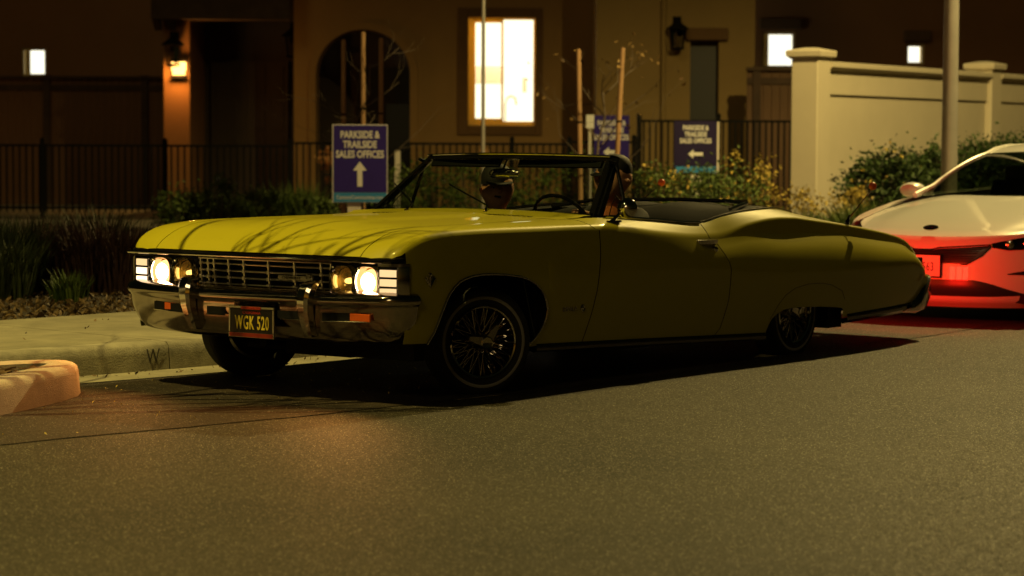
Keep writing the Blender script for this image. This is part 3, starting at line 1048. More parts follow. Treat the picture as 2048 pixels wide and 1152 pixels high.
ZI = [(.84, .725), (.832, .738), (.80, .768), (.741, .803), (.649, .840), (.555, .859), (.404, .873), (0, .879), (-.5, .884), (-.77, .888), (-.9, .893), (-1.4, .872), (-1.98, .838), (-2.25, .872), (-2.53, .893), (-2.87, .903),
      (-3.2, .868), (-3.6, .815), (-4.29, .735), (-4.49, .690), (-4.65, .60), (-4.76, .49), (-4.80, .43)]
YI = [(.84, .72), (.3, .735), (-.6, .745), (-.78, .80), (-.95, .865), (-1.98, .862), (-2.4, .835), (-2.87, .80), (-3.2, .76), (-4.3, .72), (-4.8, .66)]
# how deep the hip crease is undercut: 0 ahead of the door end, 1 behind
def hip(x):
    return max(0.0, min(1.0, (-1.80 - x) / 1.15))
ZV = [(-1.9, .742), (-2.3, .747), (-2.6, .751), (-3.05, .754), (-3.5, .737), (-4.0, .688), (-4.4, .640), (-4.6, .56), (-4.8, .39)]

def side_y(x, z):
    """half width of the body side at height z below the shoulder"""
    ze, ye, ym = interp(ZE, x), interp(YE, x), interp(YM, x)
    h = hip(x)
    h = h * h * (3 - 2 * h)
    zv = lerp(ze - .03, min(interp(ZV, x), ze - .012), h)
    yv = lerp(ye + .010, ye + .004, h)
    zc = lerp(.60, .52, h)
    zc = min(zc, zv - .08)
    if z >= zv:
        return lerp(yv, ye, (z - zv) / max(1e-5, ze - zv))
    keys = [(.10, ym - .075), (.20, ym - .052), (.30, ym - .030), (.42, ym - .010), (zc, ym), (lerp(zc, zv, .55), lerp(ym, yv, lerp(.36, .30, h))), (zv, yv)]
    keys = [k for i, k in enumerate(keys) if i == 0 or k[0] > keys[0][0]]
    ks = []
    for k in sorted(keys):
        if not ks or k[0] > ks[-1][0] + 1e-4:
            ks.append(k)
    return interp(ks, z)

NS, NL, NA, NT = 14, 3, 5, 5
def section(x, zb):
    """cross-section points from the sill up over the shoulder to hood seam or belt"""
    ze, ye = interp(ZE, x), interp(YE, x)
    h = hip(x); h = h * h * (3 - 2 * h)
    zv = lerp(ze - .03, min(interp(ZV, x), ze - .012), h)
    yi, zi = interp(YI, x), interp(ZI, x)
    r = lin([(.84, .02), (.7, .05), (.3, .042), (-.6, .022), (-1.4, .020), (-2.0, .02), (-2.6, .016), (-4.8, .014)], x)
    pts = []
    zv = max(zv, zb + .01)
    for i in range(NS):
        z = lerp(zb, zv, i / (NS - 1))
        pts.append((side_y(x, z), z))
    e = Vector((ye, ze))
    t_in = (Vector((yi, zi)) - e)
    tl = t_in.length
    t_in.normalize()
    rr = min(r, (ze - zv) * .9, tl * .4) if ze - zv > .002 else .002
    p0 = Vector((side_y(x, ze - rr), ze - rr))
    for i in range(1, NL):
        z = lerp(zv, ze - rr, i / NL)
        pts.append((side_y(x, z), z))
    p2 = e + t_in * rr
    for i in range(NA + 1):
        t = i / NA
        q = p0 * (1 - t) ** 2 + e * 2 * t * (1 - t) + p2 * t * t
        pts.append((q.x, q.y))
    bulge = .006 if x > -.8 else .002
    for i in range(1, NT + 1):
        t = i / NT
        q = p2.lerp(Vector((yi, zi)), t)
        pts.append((q.x, q.y + bulge * math.sin(t * math.pi)))
    return pts
NP = len(section(0, .63))

def panel_patch(xa, xb, zb, ss, n):
    """patch of the body between two edge curves xa(v), xb(v) (v = 0 sill .. 1 top)"""
    rows = []
    for i in range(len(ss)):
        s = ss[i]
        row = []
        for j in range(NP):
            v = j / (NP - 1)
            x = lerp(xa(v), xb(v), s)
            y, z = section(x, zb(x))[j]
            row.append((x, y, z))
        rows.append(row)
    m = MB()
    m.loft(rows, closed=False)
    return m

def both(mb, name, material, parent, **kw):
    a = mb.build(name, material, parent, **kw)
    b = mb.flipped_y().build(name, material, parent, **kw)
    return a, b

def curve_by_v(zx):
    """edge curve given as (z, x) turned into a function of v along the section"""
    lo, hi = .24, .87
    return lambda v: lin(zx, lerp(lo, hi, min(1.0, v / ((NS + NL + 2) / NP))))

ARCH = [(.60, .30), (.56, .36), (.53, .43), (.50, .49), (.47, .54), (.43, .577), (.39, .602), (.34, .617), (.285, .627), (.21, .632), (.14, .632), (.02, .624), (-.11, .608), (-.18, .590), (-.235, .566), (-.28, .538), (-.315, .505), (-.34, .47), (-.356, .42)]
def rocker(x):
    return lin([(-.2, .243), (-.87, .222), (-2.6, .163)], x)
def zb_fender(x):
    if x > .60: return lin([(.60, .305), (.78, .31)], x)
    if x < -.357: return rocker(x)
    return lin(ARCH, x)
door_f = curve_by_v([(.23, -.712), (.454, -.800), (.60, -.832), (.723, -.840), (.80, -.80), (.87, -.775)])
door_r = curve_by_v([(.20, -1.925), (.235, -2.03), (.274, -2.085), (.40, -2.125), (.565, -2.13), (.68, -2.03), (.78, -1.985), (.84, -1.98)])
G = .004
front = lambda v: lin([(0, .752), (.58, .754), (.64, .785), (.70, .812), (.78, .828), (.86, .834), (1, .834)], v)
xs = [.834, .82, .80, .78, .76, .74, .70, .65, .6005] + [.599, .58, .56, .545, .53, .515, .50, .485, .47, .45, .43, .41, .39, .365, .34, .31, .285, .25, .21, .14, .08, .02, -.05, -.11, -.15, -.18, -.21, -.235, -.26, -.28, -.30, -.315, -.33, -.34, -.35, -.3565, -.3575] + list(np.linspace(-.42, -.80, 12))
# fender rows: fixed x inside, edges follow the door line and the nose
rows = []
for x in xs:
    row = []
    for j in range(NP):
        v = j / (NP - 1)
        xx = max(min(x, front(v)), door_f(v) + G)
        row.append((xx, *section(xx, zb_fender(xx))[j]))
    rows.append(row)
row = []
for j in range(NP):
    v = j / (NP - 1)
    xx = door_f(v) + G
    row.append((xx, *section(xx, zb_fender(xx))[j]))
rows[-1] = row
fm = MB(); fm.loft(rows, closed=False)
# lower rear lip of the wheel opening, curling forward
curl = [(-.356, .44), (-.350, .385), (-.335, .345), (-.305, .305), (-.27, .272), (-.22, .235)]
vs = []
for x, z in curl:
    vs += [(-.357, side_y(-.357, z), z), (x, side_y(x, z), z)]
fm.add(vs, [(2 * i, 2 * i + 1, 2 * i + 3, 2 * i + 2) for i in range(len(curl) - 1)])
fl, fr_ = both(fm, 'front_fender', M['paint_yellow'], CAR, angle=28)

dm = panel_patch(lambda v: door_f(v) - G, lambda v: door_r(v) + G, rocker, list(np.linspace(0, 1, 26)), 26)
dl, dr = both(dm, 'door', M['paint_yellow'], CAR, angle=28)

RARCH = [(-2.60, .165), (-2.615, .215), (-2.64, .25), (-2.69, .28), (-2.76, .300), (-2.84, .307), (-3.0, .305), (-3.2, .296), (-3.40, .281), (-3.455, .274), (-3.475, .265), (-3.480, .235), (-3.483, .213)]
def zb_quarter(x):
    if x > -2.60: return rocker(x)
    if x < -3.484: return lin([(-3.49, .212), (-4.45, .238), (-4.58, .255), (-4.66, .31), (-4.74, .39), (-4.80, .40)], x)
    return lin(RARCH, x)
xq = list(np.linspace(-1.98, -2.59, 22)) + [a for a, b in RARCH] + [-3.485, -3.55] + list(np.linspace(-3.65, -4.45, 14)) + [-4.52, -4.58, -4.64, -4.69, -4.73, -4.76, -4.785, -4.80]
xq = sorted(set(xq), reverse=True)
rows = []
for x in xq:
    row = []
    for j in range(NP):
        v = j / (NP - 1)
        xx = min(x, door_r(v) - G)
        row.append((xx, *section(xx, zb_quarter(xx))[j]))
    rows.append(row)
qm = MB(); qm.loft(rows, closed=False)
ql, qr = both(qm, 'quarter_panel', M['paint_yellow'], CAR, angle=28)

# hood: nose roll, crowned top, raised centre
NX = [.8335, .828, .82, .81, .795, .78, .76, .74, .70, .66, .62, .57, .52, .46, .40, .30, .15, 0, -.15, -.3, -.45, -.6, -.70]
rows = []
for x in NX:
    row = []
    for k in range(31):
        t = k / 15 - 1
        yi = interp(YI, x) - .005
        y = yi * t
        z = interp(ZI, x) + .016 * (1 - t * t) * min(1, max(0, (.80 - x) / .4)) + .010 * (1 / (1 + math.exp((abs(y) - .30) / .012))) * min(1, max(0, (.70 - x) / .5))
        row.append((x + .006 * (1 - t * t) * (x > .7), y, z))
    rows.append(row)
hm = MB(); hm.loft(rows, closed=False, flip=True)
hood = hm.build('hood', M['paint_yellow'], CAR, angle=40)

# cowl between hood and windshield
rows = []
for x, dz in ((-.709, 0.0), (-.76, .002), (-.84, .006), (-.92, .014), (-.99, .018)):
    row = []
    for k in range(31):
        t = k / 15 - 1
        yi = interp(YI, max(x, -.86)) - .003
        xx = x + (.05 * t * t if x < -.85 else 0)
        row.append((xx, yi * t, interp(ZI, x) + .016 * (1 - t * t) + dz * (1 - t * t * .3)))
    rows.append(row)
cm = MB(); cm.loft(rows, closed=False, flip=True)
cowl = cm.build('cowl', M['paint_yellow'], CAR, angle=40)
for k in range(34):
    y = -.56 + k * .034
    m = MB(); z = interp(ZI, -.75) + .0185 + .0 - .016 * (y / .75) ** 2
    m.box((-.765, y - .010, z - .004), (-.735, y + .010, z + .0015))
    m.build('vent_slot', M['black_matt'], cowl, smooth=False)

# boot lid and tail
rows = []
for x in [-3.25, -3.4, -3.6, -3.8, -4.0, -4.2, -4.35, -4.45, -4.52, -4.58, -4.64, -4.69, -4.73, -4.765, -4.80]:
    row = []
    for k in range(21):
        t = k / 10 - 1
        yi = interp(YI, x) - .004
        row.append((x - .04 * (1 - t * t) * min(1, max(0, (-4.2 - x) * 2)), yi * t, interp(ZI, x) + .02 * (1 - t * t)))
    rows.append(row)
m = MB(); m.loft(rows, closed=False, flip=True)
m.build('boot_lid', M['paint_yellow'], CAR, angle=40)

# dark structure inside: engine bay, floor, wheel wells, luggage space
m = MB()
m.box((.68, -.72, .36), (.45, .72, .70)); m.box((.45, -.52, .30), (-.35, .52, .80)); m.box((-.36, -.90, .20), (-.86, .90, .82))
m.box((-.86, -.90, .16), (-2.55, .90, .26)); m.box((-2.56, -.58, .22), (-3.5, .58, .66)); m.box((-3.51, -.84, .24), (-4.55, .84, .60))
m.box((-.36, -.89, .44), (.45, -.80, .80)); m.box((-.36, .80, .64), (.45, .89, .80)); m.box((-2.56, .60, .42), (-3.5, .88, .66)); m.box((-2.56, -.88, .42), (-3.5, -.60, .66))
m.box((-3.36, .50, .150), (-3.53, .915, .40)); m.box((-3.36, -.915, .150), (-3.53, -.50, .40)); m.box((.56, .10, .215), (.64, .90, .36))
m.build('chassis', M['black_matt'], CAR, smooth=False)
m = MB()
m.tube([(.3, -.45, .22), (-.2, -.4, .20), (-1.0, -.35, .17), (-2.4, -.45, .15), (-3.2, -.55, .16), (-4.3, -.62, .20)], .03, 8)
m.tube([(.08, -.70, .25), (.08, .70, .25)], .035, 8); m.tube([(.25, -.6, .20), (.25, .6, .20)], .02, 8)
m.box((.30, -.28, .17), (.05, .18, .30))
m.build('exhaust_and_axle', M['black_matt'], CAR)

# sill and arch mouldings
m = MB()
m.loft([[(x, side_y(x, zb) + dy, zb + dz) for dy, dz in ((.004, .006), (.008, -.004), (.006, -.030), (-.02, -.040), (-.06, -.02))] for x in np.linspace(-.30, -2.60, 30) for zb in (rocker(x),)], closed=False)
m.loft([[(x, side_y(x, zb) + dy, zb + dz) for dy, dz in ((.004, .020), (.009, .008), (.006, -.022), (-.03, -.045), (-.08, -.02))] for x in np.linspace(-3.54, -4.60, 16) for zb in (zb_quarter(x),)], closed=False)
both(m, 'sill_moulding', M['chrome_dark'], CAR)
m = MB()
pts = [(x, side_y(x, z) + .003, z) for x, z in ARCH] + [(x, side_y(x, z) + .003, z) for x, z in curl]
m.tube(pts, .0065, 8)
both(m, 'arch_trim', M['chrome_worn'], CAR)
m = MB()
rp = [(-2.62, .25), (-2.68, .33), (-2.75, .39), (-2.85, .428), (-3.0, .447), (-3.15, .445), (-3.28, .428), (-3.42, .385), (-3.47, .33)]
m.tube([(x, side_y(x, z) + .0003, z) for x, z in rp], .0013, 6)
both(m, 'skirt_joint', M['black_matt'], CAR)
# belt chrome along door tops and round the cockpit
m = MB()
m.tube([(x, interp(YI, x) + .004, interp(ZI, x) + .006) for x in np.linspace(-1.02, -1.97, 16)], .008, 8)
both(m, 'belt_trim', M['chrome'], CAR)
m = MB()
m.tube([(x, interp(YI, x) - .01, interp(ZI, x) + .006) for x in np.linspace(-2.0, -3.18, 20)] + [(-3.26, .6, .868), (-3.30, .3, .875), (-3.31, 0, .878)], .007, 8)
both(m, 'well_trim', M['chrome_worn'], CAR)

# ---- nose: header bar, grille, lamps
m = MB()
m.tube([(.835, -.93, .712), (.838, -.6, .712), (.842, 0, .712), (.838, .6, .712), (.835, .86, .712)], .0075, 8)
m.build('header_trim', M['chrome'], CAR)
m = MB()
bp_ = [(.760, -.945), (.790, -.930), (.815, -.895), (.826, -.84)] + [(.826, y) for y in np.linspace(-.75, .75, 9)] + [(.826, .84), (.815, .895), (.790, .930), (.760, .945)]
m.loft([[(x - .012, y * .985, .738), (x + .010, y, .730), (x + .010, y, .714), (x - .03, y * .97, .704)] for x, y in bp_], closed=False, flip=True)
m.build('header_band', M['black_gloss'], CAR)
m = MB(); m.box((.66, -.93, .50), (.70, .93, .71))
m.build('nose_backing', M['black_matt'], CAR, smooth=False)

def gx(y):
    return .765 + .02 * (1 - abs(y) / .47)
gr = empty('grille', (0, 0, 0)); gr.parent = CAR
for z in (.667, .632, .597, .562):
    m = MB(); m.tube([(gx(y), y, z) for y in (-.465, -.25, 0, .25, .465)], .0052, 8)
    m.build('bar', M['grille_chrome'], gr)
for y in (-.45, -.35, -.24, -.127, .05, .225, .40, .466, -.395):
    m = MB(); m.beam((gx(y) + .004, y, .692), (gx(y) - .012, y, .540), .007, .012, (1, 0, 0))
    m.build('upright', M['grille_chrome'], gr, smooth=False)
    m = MB()
    for z in (.667, .632, .597, .562):
        m.box((gx(y), y - .010, z - .010), (gx(y) + .009, y + .010, z + .010))
    m.build('clip', M['grille_chrome'], gr, smooth=False, bevel=.003)
m = MB(); m.tube([(gx(y) + .004, y, .540) for y in (-.465, 0, .465)], .007, 8); m.tube([(gx(y) + .004, y, .694) for y in (-.465, 0, .465)], .006, 8)
m.build('grille_frame', M['grille_chrome'], gr)
m = MB(); m.box((.795, .13, .600), (.803, .33, .624))
em = m.build('name_bar', M['chrome_worn'], gr, smooth=False, bevel=.002)
lettering('CHEVROLET', .020, M['black_gloss'], em, frame_mtx((.8045, .225, .612), (0, 1, 0), (0, 0, 1)), depth=.0006, sx=1.15)
m = MB(); m.lathe([(.0, .012), (.010, .012), (.013, .006), (.022, .006), (.025, 0.0)], (.80, .352, .612), (1, 0, 0), 18)
for k in range(6):
    m.tube([(.81, .352 + .019 * math.cos(k), .612 + .019 * math.sin(k)), (.815, .352 + .019 * math.cos(k), .612 + .019 * math.sin(k))], .006, 6)
m.build('crest', M['chrome'], gr)

def sq_loop(x, y, z, hw, hh, p=3.2, n=28):
    out = []
    for k in range(n):
        a = 2 * math.pi * k / n
        c, s = math.cos(a), math.sin(a)
        out.append((x, y + hw * math.copysign(abs(c) ** (2 / p), c), z + hh * math.copysign(abs(s) ** (2 / p), s)))
    return out

def headlight(y, lit):
    root = empty('headlight', (0, 0, 0)); root.parent = CAR
    z = .608
    m = MB()
    m.loft([sq_loop(.772, y, z, .082, .083), sq_loop(.800, y, z, .081, .082), sq_loop(.806, y, z, .077, .078), sq_loop(.800, y, z, .073, .074), sq_loop(.770, y, z, .068, .070, 2.2), sq_loop(.758, y, z, .066, .068, 2.0)], True)
    m.build('bezel', M['chrome'], root)
    m = MB()
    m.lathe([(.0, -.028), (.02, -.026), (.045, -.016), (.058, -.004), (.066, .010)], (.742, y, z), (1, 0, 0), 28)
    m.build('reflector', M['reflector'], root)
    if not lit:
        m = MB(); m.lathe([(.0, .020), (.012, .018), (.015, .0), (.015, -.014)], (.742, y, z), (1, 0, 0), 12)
        m.build('bulb', M['bulb_added_glow'], root)
        m = MB()
        for k in range(9):
            yy = -.052 + k * .013
            hh = math.sqrt(max(0, .062 ** 2 - yy * yy))
            m.tube([(.765, y + yy, z - hh), (.7665, y + yy, z + hh)], .0012, 5)
        m.build('flute', M['lens_glass'], root)
    m = MB()
    m.lathe([(.066, .0), (.060, .012), (.045, .020), (.025, .025), (.0, .027)] if not lit else [(.064, .004), (.060, .020), (.050, .030), (.047, .032)], (.753, y, z), (1, 0, 0), 28)
    m.build('lens', M['lens_lit'] if lit else M['lens_glass'], root)
    if lit:
        m = MB(); m.lathe([(.0468, .0322), (.035, .037), (.02, .040), (.0, .041)], (.753, y, z), (1, 0, 0), 28)
        m.build('lit_core', M['headlight_glow'], root)
    return root
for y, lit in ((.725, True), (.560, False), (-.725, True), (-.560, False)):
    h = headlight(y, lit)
    if lit:
        ld = bpy.data.lights.new('headlight_beam', 'SPOT')
        ld.energy = 34; ld.color = (1.0, 0.38, 0.08); ld.spot_size = R(125); ld.spot_blend = 0.9; ld.shadow_soft_size = .05
        lo = bpy.data.objects.new('headlight_beam', ld); COL.objects.link(lo); lo.parent = h
        lo.location = (.925, y, .575)
        lo.rotation_euler = Vector((1, 0, -.32)).to_track_quat('-Z', 'Y').to_euler()

def corner_lamp(s):
    root = empty('corner_lamp', (0, 0, 0)); root.parent = CAR
    y0, y1 = .818, .915
    for k in range(3):
        z0 = .545 + k * .046
        m = MB()
        rows = []
        for yy, xx in ((y0, .806), (lerp(y0, y1, .5), .802), (y1, .792)):
            rows.append([(xx - .02, s * yy, z0), (xx, s * yy, z0 + .003), (xx, s * yy, z0 + .036), (xx - .02, s * yy, z0 + .039)])
        m.loft(rows, closed=False, cap0=False, flip=(s < 0))
        m.build('lens', M['sidelight_glare'] if (s < 0 and k < 2) else M['sidelight_glow'], root, smooth=False)
    m = MB()
    pl = [(.812, .812), (.806, .86), (.796, .925), (.775, .955), (.750, .965)]
    # chrome hoop wrapping the fender end
    for z0, z1 in ((.530, .541), (.690, .706)):
        m.loft([[(x - .03, s * (y - .02), z0), (x, s * y, z0), (x, s * y, z1), (x - .03, s * (y - .02), z1)] for x, y in pl], True, True, True)
    m.loft([[(x, s * y, .541), (x + .004, s * (y + .002), .55), (x + .004, s * (y + .002), .68), (x, s * y, .69)] for x, y in pl[2:]], closed=False)
    m.build('bezel', M['chrome_worn'], root)
    m = MB(); m.loft([[(x - .012, s * y, .541), (x - .012, s * y, .69)] for x, y in pl[:4]], closed=False)
    m.build('backing', M['black_gloss'], root)
corner_lamp(1); corner_lamp(-1)

# ---- front bumper
plan = [(.70, -.992), (.74, -.990), (.785, -.975), (.825, -.945), (.852, -.905), (.868, -.86), (.880, -.7), (.890, -.5), (.896, -.25), (.898, 0)]
plan = plan + [(x, -y) for x, y in plan[:-1]][::-1]
prof = [(-.10, .562), (-.05, .554), (-.012, .541), (.0, .526), (.004, .506), (-.004, .492), (-.014, .482), (-.016, .466), (-.020, .440), (-.030, .400), (-.046, .360), (-.066, .325), (-.090, .300), (-.12, .288)]
loops = []
for i, (x, y) in enumerate(plan):
    a, b = Vector(plan[max(0, i - 1)]), Vector(plan[min(len(plan) - 1, i + 1)])
    t = (b - a).normalized()
    nrm = Vector((t.y, -t.x))
    if nrm.dot(Vector((x - .2, y * .3))) < 0: nrm = -nrm
    k = min(1, max(0, (abs(y) - .55) / .43))
    loops.append([(x + nrm.x * o, y + nrm.y * o, z + .022 * k * (1 if z < .48 else .5)) for o, z in prof])
m = MB(); m.loft(loops, closed=False)
bump = m.build('front_bumper', M['bumper_chrome'], CAR, angle=50)
for s in (1, -1):
    m = MB()
    path = [(.868, .606, .036), (.915, .592, .044), (.938, .555, .044), (.944, .51, .040), (.936, .45, .035), (.915, .39, .031), (.885, .325, .024)]
    y0 = .425 * s
    loops = []
    for i, (x, z, w) in enumerate(path):
        lean = -.02 * s * (i / 6)
        d = .055 if i else .02
        loops.append([(x - d, y0 + lean - w, z), (x - .012, y0 + lean - w, z), (x, y0 + lean - w * .55, z), (x, y0 + lean + w * .55, z), (x - .012, y0 + lean + w, z), (x - d, y0 + lean + w, z)])
    m.loft(loops, True, True, True)
    m.build('bumper_guard', M['chrome'], bump, angle=25)
    for (ya, yb) in (((.50, .81), (.20, .385)) if s > 0 else ((.48, .70), (.165, .30))):
        m = MB()
        ya_, yb_ = ya * s, yb * s
        bx = lambda y: .880 - .020 * (y / .86) ** 2
        q = [(bx(ya_), ya_, .412), (bx(yb_), yb_, .412 + (.008 if yb > .6 else 0)), (bx(yb_), yb_, .452 + (.008 if yb > .6 else 0)), (bx(ya_), ya_, .452)]
        m.add(q, [(0, 1, 2, 3) if s > 0 else (3, 2, 1, 0)])
        m.build('air_slot', M['black_matt'], bump, smooth=False)
        m = MB(); m.tube([(bx(ya_) + .003, ya_, .410), (bx(yb_) + .003, yb_, .410 + (.008 if yb > .6 else 0))], .0035, 6)
        m.build('slot_lip', M['chrome'], bump)
    m = MB(); bx0 = .881 - .020 * (.70 / .86) ** 2
    sa, sb2 = (.68, .81) if s > 0 else (-.62, -.475)
    m.box((bx0 - .01, sa, .418), (bx0 + .003, sb2, .456))
    m.build('turn_signal', M['amber'], bump, smooth=False, bevel=.003)
m = MB(); m.box((.893, -.110, .312), (.899, .190, .456))
plate = m.build('licence_plate', M['plate_black'], CAR, smooth=False, bevel=.002)
m = MB()
for q in (((.896, -.118, .452), (.904, .198, .464)), ((.896, -.118, .304), (.904, .198, .330)), ((.896, -.118, .331), (.9035, -.108, .451)), ((.896, .188, .331), (.9035, .198, .451))):
    m.box(*q)
pf = m.build('plate_frame', M['chrome_worn'], plate, smooth=False, bevel=.002)
m = MB(); m.box((.9045, -.112, .307), (.9055, .192, .328)); m.box((.9045, -.03, .448), (.9055, .11, .463))
m.build('plate_band', M['plate_red'], plate, smooth=False)
lettering('SACRAMENTO', .020, M['plate_redtext'], plate, frame_mtx((.9062, .04, .4555), (0, 1, 0), (0, 0, 1)), depth=.0005, sx=1.0)
lettering('CALIFORNIA', .021, M['plate_redtext'], plate, frame_mtx((.900, .04, .4315), (0, 1, 0), (0, 0, 1)), depth=.0008, sx=1.05)
lettering('WGK 520', .096, M['plate_yellow'], plate, frame_mtx((.9008, .044, .377), (0, 1, 0), (0, 0, 1)), depth=.0012, sx=.54, spacing=1.12, bold=.0012)

# ---- rear bumper and tail lamps
m = MB()
plan = [(-4.44, .925), (-4.56, .932), (-4.66, .925), (-4.74, .905), (-4.80, .86), (-4.84, .75), (-4.865, .5), (-4.88, 0), (-4.865, -.5), (-4.84, -.75), (-4.80, -.86), (-4.74, -.905), (-4.66, -.925), (-4.56, -.932), (-4.44, -.925)]
loops = []
for x, y in plan:
    tz = lin([(-4.44, .24), (-4.56, .262), (-4.66, .325), (-4.74, .405), (-4.80, .425), (-4.9, .43)], x)
    bz_ = lin([(-4.44, .195), (-4.74, .175), (-4.9, .175)], x)
    loops.append([(x + .03, y * .96, tz + .012), (x, y * .995, tz), (x, y, lerp(bz_, tz, .55)), (x + .04, y * .985, lerp(bz_, tz, .15)), (x + .10, y * .93, bz_)])
m.loft(loops, closed=False, flip=True)
m.build('rear_bumper', M['chrome_worn'], CAR)
for s in (1, -1):
    for k in range(3):
        ya, yb = .23 + k * .16, .23 + k * .16 + .13
        m = MB()
        m.add([(-4.905, s * ya, .42), (-4.892, s * yb, .42), (-4.892, s * yb, .51), (-4.905, s * ya, .51)], [(0, 1, 2, 3) if s < 0 else (3, 2, 1, 0)])
        m.build('tail_lamp', M['tail_glow'], CAR, smooth=False)
    m = MB(); m.box((-4.882, s * .20, .40), (-4.78, s * .73, .53)); m.box((-4.93, s * .705, .39), (-4.78, s * .735, .535))  # projecting outer plate added as a blinder against sideways red light
    m.build('housing_and_blinder', M['black_matt'], CAR, smooth=False)

# ---- wheels
def wheel(loc, steer, s):
    root = empty('wheel', loc, steer); root.parent = CAR
    d = (0, s, 0)
    m = MB()
    m.lathe([(.186, -.075), (.215, -.088), (.250, -.088), (.272, -.078), (.281, -.060), (.283, -.03), (.283, .03), (.281, .060), (.272, .078), (.250, .088), (.215, .088), (.186, .075)], (0, 0, 0), d, 56)
    t = m.build('tyre', M['tyre'], root, angle=60)
    m = MB()
    for k in range(5):
        h = -.05 + k * .025
        m.lathe([(.2815, h - .003), (.2845, h - .0025), (.2845, h + .0025), (.2815, h + .003)], (0, 0, 0), d, 56)
    m.build('tread_rib', M['tyre'], t)
    m = MB(); m.lathe([(.221, .0885), (.226, .0902), (.232, .0902), (.237, .0885)], (0, 0, 0), d, 56)
    m.build('whitewall', M['whitewall'], t)
    m = MB(); m.lathe([(.160, -.07), (.176, -.07), (.188, .072), (.190, .084), (.184, .090), (.177, .086), (.172, .07), (.168, .02), (.158, -.05)], (0, 0, 0), d, 56)
    rim = m.build('rim', M['chrome'], root)
    m = MB(); m.lathe([(.0, .005), (.17, -.01)], (0, 0, 0), d, 40)
    m.build('hub_backing', M['black_matt'], rim)
    m = MB(); m.lathe([(.055, .01), (.052, .04), (.040, .075), (.034, .092), (.030, .104), (.0, .106)], (0, 0, 0), d, 28)
    hub = m.build('hub', M['chrome'], root)
    m = MB()
    for k in range(64):
        a = 2 * math.pi * k / 64
        a2 = a + (.34 if k % 2 else -.34)
        r1, h1 = (.050, .055) if k % 4 < 2 else (.046, .02)
        m.tube([(r1 * math.cos(a), s * h1, r1 * math.sin(a)), (.174 * math.cos(a2), s * (.068 if k % 4 < 2 else .045), .174 * math.sin(a2))], .0022, 5, cap=False)
    m.build('spoke', M['chrome_worn'], root)
    m = MB()
    m.lathe([(.034, .104), (.040, .112), (.036, .126), (.028, .131), (.024, .129), (.0, .128)], (0, 0, 0), d, 24)
    for k in range(2):
        a = .25 + k * math.pi * .62
        c, sn = math.cos(a), math.sin(a)
        m.loft([[(r * c - w * sn, s * h0, r * sn + w * c), (r * c + w * sn, s * h0, r * sn - w * c), (r * c + w * sn, s * h1, r * sn - w * c), (r * c - w * sn, s * h1, r * sn + w * c)]
                for r, w, h0, h1 in ((.02, .022, .106, .127), (.06, .018, .112, .127), (.105, .009, .120, .128))], True, True, True)
    m.build('spinner', M['chrome_worn'], hub)
    return root
STEER = R(-25)
wheel((0.02, .80, .274), STEER, 1)
wheel((0.02, -.80, .274), STEER, -1)
wheel((-3.06, .775, .262), 0, 1)
wheel((-3.06, -.775, .262), 0, -1)

# ---- windshield with frame
def ws(t, v):
    """t -1..1 across, v 0 base .. 1 top"""
    y = lerp(.80, .665, v) * t
    x = lerp(-.955, -1.315, v) + lerp(.0, .0, v) - .10 * abs(t) ** 2.2 + .05
    z = lerp(.905, 1.212, v) + .012 * (1 - t * t) * v
    return (x, y, z)
m = MB()
m.loft([[ws(k / 10 - 1, v) for k in range(21)] for v in np.linspace(.0, 1, 9)], closed=False)
wso = m.build('windshield', M['windshield_glass'], CAR, angle=60)
m = MB()
hdr = [ws(k / 10 - 1, 1.0) for k in range(21)]
m.loft([[(x + .018, y, z - .014), (x + .014, y, z + .012), (x - .02, y, z + .020), (x - .075, y, z + .010), (x - .08, y, z - .018), (x - .03, y, z - .024)] for x, y, z in hdr], True, True, True)
m.build('header', M['black_gloss'], wso)
m = MB(); m.tube([(x + .016, y, z + .013) for x, y, z in hdr], .006, 8)
m.build('header_trim', M['chrome'], wso)
for s in (-1, 1):
    m = MB()
    loops = []
    for v in np.linspace(-.04, 1.02, 9):
        x, y, z = ws(s * 1.0, v)
        w = lerp(.075, .055, v)
        loops.append([(x + .012, y - s * .022, z), (x + .006, y + s * .012, z), (x - w, y + s * .020, z), (x - w - .008, y - s * .006, z), (x - .02, y - s * .026, z)])
    m.loft(loops, True, True, True)
    m.build('pillar', M['black_gloss'], wso)
    m = MB(); m.tube([(ws(s, v)[0] - .02, ws(s, v)[1] + s * .019, ws(s, v)[2]) for v in np.linspace(0, 1, 6)], .0045, 6)
    m.build('pillar_trim', M['chrome_worn'], wso)
    # quarter light: post, frame and pane
    m = MB()
    b0, b1, t0 = (-1.12, s * .80, .895), (-1.335, s * .80, .885), (-1.365, s * .70, 1.185)
    m.tube([b1, t0], .011, 8); m.tube([t0, (-1.30, s * .69, 1.20)], .010, 8)
    post = m.build('quarter_light_frame', M['black_gloss'], wso)
    m = MB(); m.tube([(-1.16, s * .80, .90), (-1.20, s * .79, .96), (-1.26, s * .775, 1.01), (-1.32, s * .77, .97), (-1.338, s * .79, .90)], .003, 6); m.tube([(-1.16, s * .80, .90), (-1.338, s * .80, .893)], .003, 6)
    m.build('catch_frame', M['chrome'], post)
    m = MB(); m.add([b0, b1, t0, (-1.28, s * .70, 1.19)], [(0, 1, 2, 3)])
    m.build('pane', M['windshield_glass'], post, smooth=False)
m = MB()
m.loft([[(x + .030, y, z - .022), (x + .022, y, z + .004), (x - .01, y, z + .008), (x - .02, y, z - .02)] for x, y, z in [ws(k / 10 - 1, 0) for k in range(21)]], True, True, True)
m.build('base_seal', M['black_gloss'], wso)
